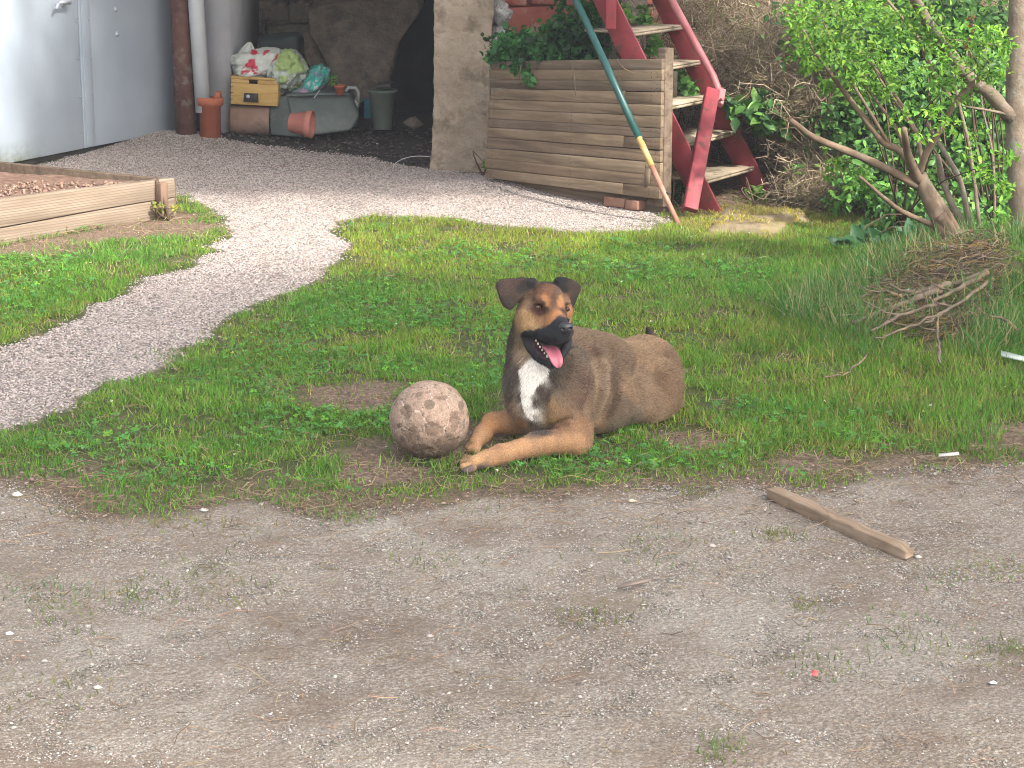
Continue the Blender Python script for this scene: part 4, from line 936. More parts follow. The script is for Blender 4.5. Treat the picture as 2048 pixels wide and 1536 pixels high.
plant('step_weed', 'little bright weed under the lowest red tread', 'weed', [(gnd(1505, 400)+(0, 0, .05), (.05, .05, .04), 1)], 36, .045, BG, 36, gnd(1505, 408), 4, MLEAF2)
plant('bed_weed', 'yellowish weed at the stake of the raised bed', 'weed', [(C0+bX*.14+bN*.05+UZ*.05, (.04, .03, .04), 1), (C0+bX*.04+bN*.05+UZ*.03, (.04, .03, .03), .6)], 70, .02, [(.26, .25, .04), (.16, .2, .04)], 37, C0+bX*.1+bN*.05, 5, MLEAF2)
# seedling leaves
r = RS(38); pts = cloud(r, [(QP(664, 164, 12.95), (.04, .03, .03), 1), (QP(676, 172, 12.94), (.02, .02, .02), .4)], 60)
leaves('seedling', pts, r, .022, BG, MLEAF2, parent=sp0)
# the leafy bank shrubs on the right, one behind another
plant('laurel_shrub', 'glossy dark green shrub with drooping leaves on the bank beside the red steps', 'shrub',
      [(PY(1520, 225, 10.6), (.18, .15, .07), 1.2), (PY(1590, 240, 10.6), (.16, .15, .06), .8), (PY(1640, 235, 10.5), (.14, .1, .05), .5), (PY(1530, 262, 10.5), (.07, .07, .08), .5)], 330, .07, DG+[(.06, .15, .04)], 39, gnd(1560, 330), 12)
plant('evergreen_shrub', 'dense glossy evergreen shrub behind the cut-back tree', 'shrub',
      [(PY(1780, 60, 10.6), (.50, .3, .26), 2), (PY(1950, 90, 10.5), (.5, .3, .32), 2.6), (PY(1900, 260, 10.1), (.42, .3, .30), 2), (PY(1790, 330, 9.9), (.26, .25, .18), 1.1), (PY(2000, 380, 9.6), (.4, .3, .22), 1.6), (PY(1760, 400, 9.7), (.22, .2, .10), .6), (PY(1960, 470, 9.2), (.26, .2, .12), .7), (PY(1720, 250, 10.3), (.2, .2, .12), .7), (PY(1850, 440, 9.3), (.25, .2, .12), .9), (PY(2030, 230, 9.9), (.3, .25, .3), 1.2), (PY(1860, 170, 10.4), (.4, .3, .25), 1.4)],
      15000, .044, DG+[(.09, .22, .045), (.12, .27, .06)], 40, gnd(1900, 470), 16, r0=.008)
plant('holly_sprig', 'shiny low branches of dark leaves hanging over sunlit grass by the tree foot', 'shrub',
      [(PY(1770, 490, 8.9), (.16, .1, .035), 1), (PY(1850, 480, 8.8), (.12, .1, .06), 1), (PY(1710, 505, 8.9), (.08, .07, .02), .3)], 130, .085, [(.014, .05, .02), (.02, .07, .022)], 41, gnd(1880, 520), 10, facing=(.1, -.9, .3), spread=.5)
plant('lime_shrub', 'light yellow-green feathery foliage in front of the dark evergreen', 'shrub',
      [(PY(1640, 80, 9.6), (.18, .15, .13), 1.3), (PY(1700, 30, 9.7), (.26, .2, .12), 1.2), (PY(1730, 150, 9.4), (.18, .15, .12), 1), (PY(1790, 110, 9.5), (.12, .15, .14), .5), (PY(1600, 30, 9.8), (.12, .12, .12), .5), (PY(1700, 350, 9.4), (.12, .1, .06), .35), (PY(1680, 310, 9.4), (.08, .08, .06), .2), (PY(1640, 70, 8.3), (.10, .10, .10), .7), (PY(1720, 90, 8.4), (.12, .1, .09), .6), (PY(1700, 140, 8.4), (.10, .1, .06), .4), (PY(1830, 30, 8.4), (.18, .1, .10), .8), (PY(1660, 170, 8.5), (.05, .05, .03), .15), (PY(1760, 170, 8.5), (.08, .08, .05), .3), (PY(1620, 120, 8.4), (.05, .05, .06), .25), (PY(1900, 160, 8.3), (.16, .1, .10), .7), (PY(1980, 90, 8.3), (.12, .1, .12), .7), (PY(1850, 250, 8.3), (.12, .1, .08), .35), (PY(1960, 300, 8.3), (.12, .1, .10), .4), (PY(2010, 400, 8.2), (.08, .1, .08), .3), (PY(1870, 90, 8.4), (.10, .1, .10), .5)],
      4600, .030, BG, 42, gnd(1800, 480), 8, MLEAF2, wid=.7)
plant('red_leaf_shrub', 'scattered orange-red young leaves among the green shrub', 'shrub', [(PY(1942, 50, 9.0), (.03, .04, .04), 1), (PY(1933, 92, 9.0), (.03, .04, .03), .8), (PY(1750, 60, 9.0), (.25, .1, .15), .5)], 34, .024, [(.30, .05, .04), (.28, .10, .04), (.20, .08, .04)], 43, gnd(1990, 470), 10, MLEAF2)
plant('bank_ivy', 'pale green young leaves scattered over the dry bramble bank', 'plant', [(PY(1450, 70, 12.4), (.35, .2, .20), 1), (PY(1560, 60, 12.2), (.3, .2, .2), 1), (PY(1430, 130, 11.6), (.16, .2, .14), .6), (PY(1340, 30, 12.4), (.25, .2, .2), .7), (PY(1620, 330, 10.3), (.14, .12, .09), .3)], 900, .034, [(.10, .19, .05), (.15, .25, .07), (.06, .14, .04)], 44, gnd(1480, 300), 30, MLEAF2)
# dry bramble thicket: tangled stalks
def tangle(name, label, cat, blobs, n, seed, pal, L=(.03, .13), w_=(.0006, .0015)):
    r = RS(seed); pts = cloud(r, blobs, n); z = H(pts[:, 0], pts[:, 1]); pts[:, 2] = np.maximum(pts[:, 2], z+.01); N = len(pts)
    nv = nrm(np.stack([r.normal(0, 1, N), r.normal(-.1, .6, N), r.normal(0, .9, N)], 1)); c = np.array(pal)[r.randint(0, len(pal), N)]*r.uniform(.6, 1.3, (N, 1))
    lg = (r.rand(N) < .12).astype(float); w2 = r.uniform(*w_, N)*(1+.3*lg); pts = pts+r.normal(0, .035, (N, 3))*lg[:, None]; o = scatter(name, STK_V, STK_F, pts, frames(nv, r.uniform(0, 6, N)), np.stack([w2*r.choice([-3, 3, 5, 1], N), w2, r.uniform(*L, N)*(1+.8*lg)], 1), c, MSTRAW)
    return tag(o, label, cat, kind='stuff')
tangle('undergrowth', 'tangled dry brown brambles covering the bank behind the red steps', 'dry brambles',
    [(PY(1560, 140, 11.2), (.42, .35, .20), 3), (PY(1640, 200, 10.8), (.35, .3, .22), 2.6), (PY(1650, 290, 11.0), (.17, .2, .2), 2), (PY(1680, 330, 10.5), (.2, .25, .16), 1.6), (PY(1510, 200, 11.5), (.2, .3, .2), 1.2), (PY(1680, 380, 10.2), (.25, .2, .1), 1), (PY(1470, 60, 12.4), (.5, .4, .25), 1.6), (PY(1330, 60, 12.2), (.3, .3, .25), .8), (PY(1440, 300, 11.6), (.2, .2, .18), 1), (PY(1340, 250, 11.7), (.2, .2, .25), .8)],
    70000, 45, [(.36, .28, .19), (.26, .19, .13), (.17, .12, .08), (.46, .37, .26), (.22, .20, .09)])
tangle('thicket', 'pale dry twigs showing through gaps of the evergreen shrub', 'twigs', [(PY(1720, 80, 11.3), (.35, .2, .25), 1), (PY(1850, 150, 11.2), (.4, .2, .3), 1), (PY(1980, 120, 11.1), (.35, .2, .3), 1), (PY(1900, 330, 10.7), (.4, .2, .2), 1), (PY(1740, 330, 10.7), (.25, .2, .15), .7)],
    26000, 67, [(.32, .26, .16), (.22, .18, .10), (.16, .17, .06), (.38, .31, .20)])
# bare dark twigs against the beige wall
mb = MB(); r = RS(46)
for i in range(34):
    p = gnd(r.uniform(1380, 1600), 330)+(0, 1.4, 0); p[2] = H(p[0], p[1]); q = p+(r.normal(0, .25), r.normal(0, .2), r.uniform(.5, 1.3)); stems(mb, p, [q], r, .009, .002, .08)
    for j in range(3): m_ = p*.5+q*.5; stems(mb, m_, [m_+r.normal(0, .25, 3)+(0, 0, .25)], r, .004, .001, .05)
tag(mb.build('bare_bush', M_TWIG, None), 'bare dark-twigged bush on top of the bank before the beige wall', 'bush')

# the cut-back multi-stemmed tree and the big tree at the frame's right side
def limb(mb, pts, Y0, Y1, r0, r1, n=9):
    P = [PY(u, v, Y0+(Y1-Y0)*i/(len(pts)-1)) for i, (u, v) in enumerate(pts)]
    # resample smoothly
    P = np.array(P); t = np.arange(len(P)); tt = np.linspace(0, len(P)-1, (len(P)-1)*4+1)
    Q = np.stack([np.interp(tt, t, P[:, i]) for i in range(3)], 1); Q[1:-1] = (Q[:-2]+2*Q[1:-1]+Q[2:])/4
    rr = np.linspace(r0, r1, len(Q)); rr = rr*(1+.06*np.sin(np.arange(len(Q))*2.3)); mb.tube(Q, rr, n)
mt = thing('pruned_tree', 'small multi-stemmed tree with sawn-off branches rooted in the stick mound', 'tree', gnd(1900, 545))
mb = MB(); px_s = 4300/8.8
R_ = lambda p: p/px_s/2*.84
limb(mb, [(1905, 560), (1897, 480), (1870, 420), (1838, 350)], 8.45, 8.5, R_(46), R_(36))
limb(mb, [(1948, 545), (1905, 450), (1885, 415), (1852, 365)], 8.5, 8.5, R_(30), R_(20))
limb(mb, [(1925, 560), (1903, 470), (1880, 430)], 8.5, 8.45, R_(40), R_(30)); mb.build('trunk', M_BARK2, mt, True)
LIMBS = [([(1835, 372), (1780, 340), (1719, 312), (1625, 275), (1581, 240)], 22, 13, 8.1), ([(1876, 455), (1800, 422), (1755, 385), (1719, 353)], 14, 7, 8.2), ([(1838, 350), (1850, 310), (1875, 269), (1912, 200), (1969, 146)], 18, 12, 8.3),
    ([(1838, 365), (1815, 310), (1808, 258)], 26, 14, 8.2), ([(1842, 352), (1800, 300), (1766, 287), (1731, 240), (1675, 166), (1625, 97), (1606, 60)], 20, 6, 8.5), ([(1846, 330), (1834, 266), (1812, 225), (1781, 175), (1744, 131), (1695, 70)], 12, 5, 8.7),
    ([(1812, 300), (1794, 259), (1740, 184), (1715, 150)], 11, 6, 8.6), ([(1780, 292), (1737, 219), (1706, 169), (1662, 81), (1645, 40)], 9, 4, 8.4), ([(1909, 205), (1862, 141), (1834, 69), (1765, -10)], 11, 6, 8.6), ([(1834, 270), (1800, 215), (1760, 160), (1730, 100)], 8, 4, 8.5)]
for pts, a_, b_, y1 in LIMBS:
    mb = MB(); limb(mb, pts, 8.5, y1, R_(a_), R_(b_), 8)
    if pts[-1][1] > 140: mb.mi = 0
    mb.build('branch', M_BARK2, mt, True)
mt2 = thing('thin_stem_tree', 'cluster of thin pale stems behind the pruned tree', 'tree', gnd(1950, 500))
for pts, a_, b_ in (([(1945, 520), (1940, 469), (1903, 409), (1885, 360), (1875, 310)], 24, 14), ([(1960, 520), (1944, 469), (1922, 360), (1884, 297), (1850, 240)], 18, 10), ([(1965, 520), (1953, 397), (1937, 281), (1922, 225), (1900, 120)], 11, 7), ([(1985, 520), (1990, 400), (1985, 300), (1960, 200), (1975, 90)], 8, 4)):
    mb = MB(); limb(mb, pts, 8.9, 9.1, R_(a_), R_(b_), 8); mb.build('stem', M_BARK, mt2, True)
r = RS(48)
bt_ = thing('big_tree', 'thick grey trunk with a long slanting limb at the right edge', 'tree', gnd(2046, 540))
mb = MB(); limb(mb, [(2052, 560), (2046, 470), (2037, 312), (2032, 219), (2038, 100), (2040, -40), (2060, -260)], 8.7, 8.8, R_(62), R_(50), 16); mb.build('trunk', M_BARK, bt_, True)
mb = MB(); limb(mb, [(2020, 235), (1985, 190), (1937, 156), (1890, 94), (1855, 45), (1825, -10), (1790, -90)], 8.72, 8.3, R_(34), R_(22), 12); mb.build('limb', M_BARK, bt_, True)
for pts, a_, b_ in (([(2030, 232), (1985, 222), (1925, 212)], 9, 4), ([(1890, 90), (1830, 70), (1800, 40)], 5, 3), ([(1885, 77), (1950, 85), (2010, 92)], 5, 3)):
    mb = MB(); limb(mb, pts, 8.7, 8.6, R_(a_), R_(b_), 7); mb.build('branch', M_BARK, bt_, True)

# stick pile under the pruned tree: every clear stick its own thing, the litter beneath as stuff
M_STICK = rough_mat('dead_branch', (.10, .072, .052), (.20, .15, .11), 16, .9, 80, .6, .003, c3=(.33, .22, .08), s3=10)
r = RS(50); SG = 'cut sticks stacked on the mound under the tree'
SP_ = [((1708, 652), (1880, 585), .016, 'longest pale cut branch, sticking out furthest from the pile'), ((1762, 612), (1900, 575), .017, 'stout branch with a forked end lying high on the pile'), ((1745, 577), (1845, 582), .007, 'thin grey twig poking out above the pile'),
       ((1860, 612), (1968, 556), .013, 'bleached stick along the crest of the pile'), ((1740, 672), (1890, 615), .009, 'slim brown stick in the middle of the pile'), ((1752, 684), (1900, 622), .007, 'thin stick low on the pile'),
       ((1878, 635), (1880, 735), .006, 'pale upright twig in front of the pile'), ((1645, 760), (1735, 712), .004, 'long thin stick trailing down into the grass'), ((1985, 640), (2036, 668), .008, 'short pale stick at the far side of the mound'),
       ((1800, 602), (1980, 548), .015, 'mossy ochre branch on top of the pile'), ((1850, 655), (1975, 570), .009, 'dark stick slanting across the pile face'), ((1720, 604), (1800, 600), .008, 'short grey forked twig beside the long branch')]
def onmound(u, v, up):
    # march the view ray to the terrain
    for Y in np.arange(5.5, 11, .01):
        p = PY(u, v, Y)
        if p[2] <= H(p[0], p[1])+up: return p
    return PZ(u, v)
for i, (a_, b_, rad, lab) in enumerate(SP_):
    A = onmound(*a_, .035+.012*(i % 3)); B = onmound(*b_, .06); mb = MB(); n = 7; n = 14; o_ = r.normal(0, .014, 3); P = [A*(1-s)+B*s+r.normal(0, .0026, 3)+o_*4*s*(1-s)+(0, 0, .012) for s in np.linspace(0, 1, n)]
    mb.tube(P, np.linspace(rad*.48, rad*.75, n)*r.uniform(.86, 1.14, n), 9); q_ = np.array(P[6]); mb.tube([q_, q_+(-.05, -.02, .012), q_+(-.09, -.01, .035)], [rad*.45, rad*.3, rad*.15], 6); tag(mb.build('cut_stick', M_STICK, None, True), lab, 'stick', SG)
def mound_tangle(n, seed, reg, L, w_, pal, dirv, name, lab, dz=(0, .05)):
    r = RS(seed); x = r.uniform(reg[0], reg[1], n); y = r.uniform(reg[2], reg[3], n); d = sdist(x, y, MOUND, .06, 8, 5); k = d < .03; x, y = x[k], y[k]; N = len(x)
    nv = nrm(np.asarray(dirv)[None]+r.normal(0, .5, (N, 3))*(1, 1, .5)); c = np.array(pal)[r.randint(0, len(pal), N)]*r.uniform(.6, 1.3, (N, 1)); w2 = r.uniform(*w_, N)
    tag(scatter(name, STK_V, STK_F, np.stack([x, y, H(x, y)+r.uniform(*dz, N)], 1), frames(nv, r.uniform(0, 6, N)), np.stack([w2*1.0, w2, r.uniform(*L, N)], 1), c, MSTRAW), lab, 'brushwood', kind='stuff')
mound_tangle(11000, 51, (1.1, 2.3, 6.6, 8.6), (.03, .16), (.0010, .0034), [(.17, .12, .085), (.09, .06, .045), (.25, .19, .135), (.055, .04, .03), (.22, .14, .05)], (-1, -.55, -.25), 'brushwood_litter', 'brushwood and dead twigs heaped under the pruned tree')
# tall grass over the mound and right side
x, y, r = sample(60000, 52, .9, 2.6, 6.0, 9.0); k = view_keep(x, y, .15); x, y = x[k], y[k]; d = sdist(x, y, MOUND, .1, 8, 5); cl = fbm(x*5, y*5, 0, 77, 3)
k = (d < .30) & (r.rand(len(x)) < np.clip((cl-.34)*2.6, 0, .7)*np.where(d < 0, .35, 1)); x, y = x[k], y[k]; N = len(x); h = r.uniform(.03, .16, N)*(.5+cl[k][:N] if 0 else 1)
c = jitter_col(r, N, (.07, .17, .042), .35, .1); kk = r.rand(N) < .28; c[kk] = (.30, .26, .14)
nv = np.stack([r.normal(0, .35, N), r.normal(0, .35, N), np.ones(N)], 1)
tag(scatter('tall_grass', BL_V, BL_F, np.stack([x, y, H(x, y)-.003], 1), frames(nv, r.uniform(0, 6.28, N)), np.stack([r.uniform(.002, .005, N), h, h], 1), c, MGRASS), 'taller rank grass growing over the mound of sticks', 'grass', kind='stuff')
# moss and weeds along the planter foot
x, y, r = sample(9000, 53, .0, 1.0, 10.0, 11.1); q = project(np.stack([x, y, x*0], 1)); k = inpoly(q, [(1090, 352), (1200, 380), (1290, 395), (1300, 412), (1200, 402), (1080, 368)]); x, y = x[k], y[k]; N = len(x)
nv = np.stack([r.normal(0, .5, N), r.normal(0, .5, N), np.ones(N)], 1); h = r.uniform(.02, .09, N)
tag(scatter('moss', BL_V, BL_F, np.stack([x, y, H(x, y)], 1), frames(nv, r.uniform(0, 6.28, N)), np.stack([h*.10, h, h], 1), jitter_col(r, N, (.075, .085, .025), .4, .1), MGRASS), 'brownish moss and weeds along the foot of the planter', 'moss', kind='stuff')
q = poly_px([(1370, 425), (1440, 415), (1650, 418), (1780, 452), (1690, 486), (1400, 482)])
x, y, r = sample(60000, 63, .7, 1.9, 9.0, 10.6); d = sdist(x, y, q, .08, 5, 5); k = (d < .02) & (r.rand(len(x)) < .4); x, y = x[k], y[k]; N = len(x); ons = sdist(x, y, SLABQ, 0) < -.02
k = ~ons | (fbm(x*9, y*9, 0, 64, 3) > .44); x, y, ons = x[k], y[k], ons[k]; N = len(x); pal = np.array([(.42, .36, .05), (.40, .30, .18), (.26, .30, .06), (.30, .21, .12), (.50, .42, .10)]); c = pal[r.randint(0, 5, N)]*r.uniform(.6, 1.2, (N, 1)); h = r.uniform(.008, .028, N)
nv = np.stack([r.normal(0, .8, N), r.normal(0, .8, N), np.ones(N)], 1)
tag(scatter('moss_cover', BL_V, BL_F, np.stack([x, y, H(x, y)+ons*.045], 1), frames(nv, r.uniform(0, 6.28, N)), np.stack([h*.16, h, h], 1), c, MGRASS), 'yellow moss and straw on and around the stone slab', 'moss', kind='stuff')
x, y, r = sample(26000, 66, -2.8, 2.4, 4.9, 7.6); k = view_keep(x, y, .1); x, y = x[k], y[k]; dp, dd, ds, dh, db, dm = lawn_fields(x, y)
k = (dp > .03) & (dd > .0) & ((ds < .02) | (dd < .22)) & (r.rand(len(x)) < .6); x, y = x[k], y[k]; N = len(x)
tag(pebbles('crumbs', x, y, r, np.clip(.0030*np.exp(r.normal(0, .5, N)), .0015, .010), jitter_col(r, N, (.22, .165, .125), .5, .08)), 'earth crumbs and small stones on the bare patches of the lawn', 'crumbs', kind='stuff')
# fallen petals and tiny blossoms in the lawn
x, y, r = sample(1500, 65, -2.8, 2.4, 5.4, 10.4); k = view_keep(x, y, .1); x, y = x[k], y[k]; dp, dd, ds, dh, db, dm = lawn_fields(x, y); k = (dp > .05) & (dd > .05) & (dh > 0) & (r.rand(len(x)) < .22); x, y = x[k], y[k]; N = len(x)
c = np.tile((.60, .58, .50), (N, 1)); c[r.rand(N) < .3] = (.55, .48, .08); s_ = r.uniform(.003, .007, N)
tag(scatter('petals', CV, CF, np.stack([x, y, H(x, y)+.025], 1), frames(np.stack([r.normal(0, .4, N), r.normal(0, .4, N), np.ones(N)], 1), r.uniform(0, 6, N)), np.stack([s_]*3, 1), c, MGRASS), 'tiny pale petals and yellow blossoms dotted through the lawn', 'petals', kind='stuff')
# dry hanging stalks on the planter
mb = MB()
for pts in ([(1141, 122), (1149, 150), (1151, 190)], [(1234, 118), (1240, 150), (1236, 168)], [(1232, 120), (1250, 138), (1268, 147)], [(1042, 130), (1038, 160)]):
    mb.tube([PY(u, v, 10.36-(u-1141)*.0022) for u, v in pts], .0022, 5)
tag(mb.build('dry_vine', MSTRAW if 0 else M_STICK, None), 'dry vine stalks hanging down the planter boards', 'vine')

# ---------------------------------------------------------------- unseen shade trees, crowns placed and shaped to cast the open shade
def shade_tree(loc, blobs, n, seed, size, label):
    r = RS(seed); t = thing('shade_tree', label, 'tree', loc, 0, 'tall trees shading the yard')
    pts = cloud(r, blobs, n); leaves('crown', pts, r, size, DG[:3], MLEAF2, parent=t, spread=1.0)
    mb = MB(); mb.tube([np.array(loc), np.array(loc)+(.1, .1, 2), np.array(loc)+(.0, .2, 4.5)], [.2, .16, .1], 12)
    for b in blobs: mb.tube([np.array(loc)+(.05, .1, 2.2), (np.array(loc)+(0, 0, 3)+np.array(b[0]))/2, b[0]], [.09, .06, .02], 7)
    mb.build('trunk', M_BARK, t, True)
# ---------------------------------------------------------------- implicit surfaces meshed with surface nets
class Field:
    def __init__(s, lo, hi, h):
        s.lo = np.array(lo, float); s.h = h; s.n = np.ceil((np.array(hi)-s.lo)/h).astype(int)+1
        s.F = np.full(s.n, .2, np.float32)
    def region(s, a, b, m):
        i0 = np.clip(np.floor((a-m-s.lo)/s.h).astype(int), 0, s.n); i1 = np.clip(np.ceil((b+m-s.lo)/s.h).astype(int)+1, 0, s.n)
        ax = [s.lo[i]+s.h*np.arange(i0[i], i1[i]) for i in range(3)]
        return tuple(slice(i0[i], i1[i]) for i in range(3)), np.meshgrid(*ax, indexing='ij')
    def put(s, sl, d, k, op='u'):
        A = s.F[sl]
        if op == 'u':
            hh = np.clip(.5+.5*(A-d)/k, 0, 1); s.F[sl] = A*(1-hh)+d*hh-k*hh*(1-hh)
        else:
            d = -d; hh = np.clip(.5-.5*(A-d)/k, 0, 1); s.F[sl] = A*(1-hh)+d*hh+k*hh*(1-hh)
    def cone(s, a, b, ra, rb, k=.02, op='u'):
        a = np.asarray(a, float); b = np.asarray(b, float); r = max(ra, rb)
        sl, (X, Y, Z) = s.region(np.minimum(a, b)-r, np.maximum(a, b)+r, k+.03)
        ab = b-a; L = ab@ab+1e-9; t = np.clip(((X-a[0])*ab[0]+(Y-a[1])*ab[1]+(Z-a[2])*ab[2])/L, 0, 1)
        d = np.sqrt((X-a[0]-t*ab[0])**2+(Y-a[1]-t*ab[1])**2+(Z-a[2]-t*ab[2])**2)-(ra+(rb-ra)*t)
        s.put(sl, d, k, op)
    def chain(s, pts, rs, k=.02, op='u'):
        for i in range(len(pts)-1): s.cone(pts[i], pts[i+1], rs[i], rs[i+1], k, op)
    def ell(s, c, r, ax=None, k=.02, op='u'):
        c = np.asarray(c, float); r = np.asarray(r, float); ax = np.eye(3) if ax is None else np.asarray(ax)
        R = r.max(); sl, (X, Y, Z) = s.region(c-R, c+R, k+.03)
        Q = [((X-c[0])*a[0]+(Y-c[1])*a[1]+(Z-c[2])*a[2]) for a in ax]
        k0 = np.sqrt(sum((q/ri)**2 for q, ri in zip(Q, r))); k1 = np.sqrt(sum((q/ri**2)**2 for q, ri in zip(Q, r)))+1e-9
        s.put(sl, k0*(k0-1)/k1, k, op)
    def slab(s, poly2, org, U, Vv, Nn, th, curv=0.0, k=.006, rnd=.004):
        """thin curved plate: outline poly2 in the (U,V) plane through org"""
        P3 = np.array([org+U*p[0]+Vv*p[1] for p in poly2]); sl, (X, Y, Z) = s.region(P3.min(0)-.03, P3.max(0)+.03, k+.03)
        D = (X-org[0], Y-org[1], Z-org[2]); q = lambda A: D[0]*A[0]+D[1]*A[1]+D[2]*A[2]
        uu, vv, nn_ = q(U), q(Vv), q(Nn); P = np.array(poly2)
        cx, cy = P.mean(0); nn_ = nn_+curv*((uu-cx)**2+(vv-cy)**2)
        d2 = sdist(uu, vv, P, 0).reshape(uu.shape)+rnd
        w = np.maximum(d2, 0); t = np.abs(nn_)-(th-rnd)
        d = np.sqrt(w**2+np.maximum(t, 0)**2)+np.minimum(np.maximum(d2, t), 0)-rnd
        s.put(sl, d, k)
    def mesh(s):
        F = s.F; n = F.shape; ins = F < 0
        c = np.zeros([a-1 for a in n], np.uint8)
        for dx in (0, 1):
            for dy in (0, 1):
                for dz in (0, 1): c += ins[dx:n[0]-1+dx, dy:n[1]-1+dy, dz:n[2]-1+dz]
        act = (c > 0) & (c < 8); idx = -np.ones(act.shape, np.int64); I = np.argwhere(act); idx[act] = np.arange(len(I))
        acc = np.zeros((len(I), 3)); cnt = np.zeros(len(I)); fac = []
        for ax in range(3):
            o1, o2 = [a for a in range(3) if a != ax]
            e = np.zeros(3, int); e[ax] = 1
            for p in (0, 1):
                for q in (0, 1):
                    b = np.zeros(3, int); b[o1] = p; b[o2] = q
                    A = I+b; B = A+e; fa = F[A[:, 0], A[:, 1], A[:, 2]]; fb_ = F[B[:, 0], B[:, 1], B[:, 2]]
                    m = (fa < 0) != (fb_ < 0); t = fa[m]/(fa[m]-fb_[m]); acc[m] += b+e*t[:, None]; cnt[m] += 1
            # quads around each crossing edge
            sl0 = [slice(1, n[i]-1) for i in range(3)]; sl0[ax] = slice(0, n[ax]-1); sl1 = list(sl0); sl1[ax] = slice(1, n[ax])
            a0 = ins[tuple(sl0)]; a1 = ins[tuple(sl1)]; E = np.argwhere(a0 != a1); sg = a0[E[:, 0], E[:, 1], E[:, 2]]
            E = E+np.array([1 if i != ax else 0 for i in range(3)])
            u_ = np.zeros(3, int); v_ = np.zeros(3, int); u_[(ax+1) % 3] = 1; v_[(ax+2) % 3] = 1
            g4 = [idx[tuple((E-a).T)] for a in (0*u_, u_, u_+v_, v_)]; Q = np.stack(g4, 1); Q[~sg] = Q[~sg][:, ::-1]; fac.append(Q)
        V = s.lo+s.h*(I+acc/cnt[:, None]); Q = np.vstack(fac)
        return V, Q
def smooth_mesh(V, Q, it=3, lam=.5):
    ed = np.vstack([Q[:, [0, 1]], Q[:, [1, 2]], Q[:, [2, 3]], Q[:, [3, 0]]]); ed = np.vstack([ed, ed[:, ::-1]])
    deg = np.bincount(ed[:, 0], minlength=len(V)).astype(float)
    for i in range(it*2):
        l_ = lam if i % 2 == 0 else -lam*1.02
        S = np.stack([np.bincount(ed[:, 0], V[ed[:, 1], j], len(V)) for j in range(3)], 1)/deg[:, None]
        V = V+l_*(S-V)
    return V
def vnormals(V, Q):
    fn = np.cross(V[Q[:, 2]]-V[Q[:, 0]], V[Q[:, 3]]-V[Q[:, 1]]); N = np.zeros_like(V)
    for j in range(4): 
        for a in range(3): N[:, a] += np.bincount(Q[:, j], fn[:, a], len(V))
    return nrm(N)

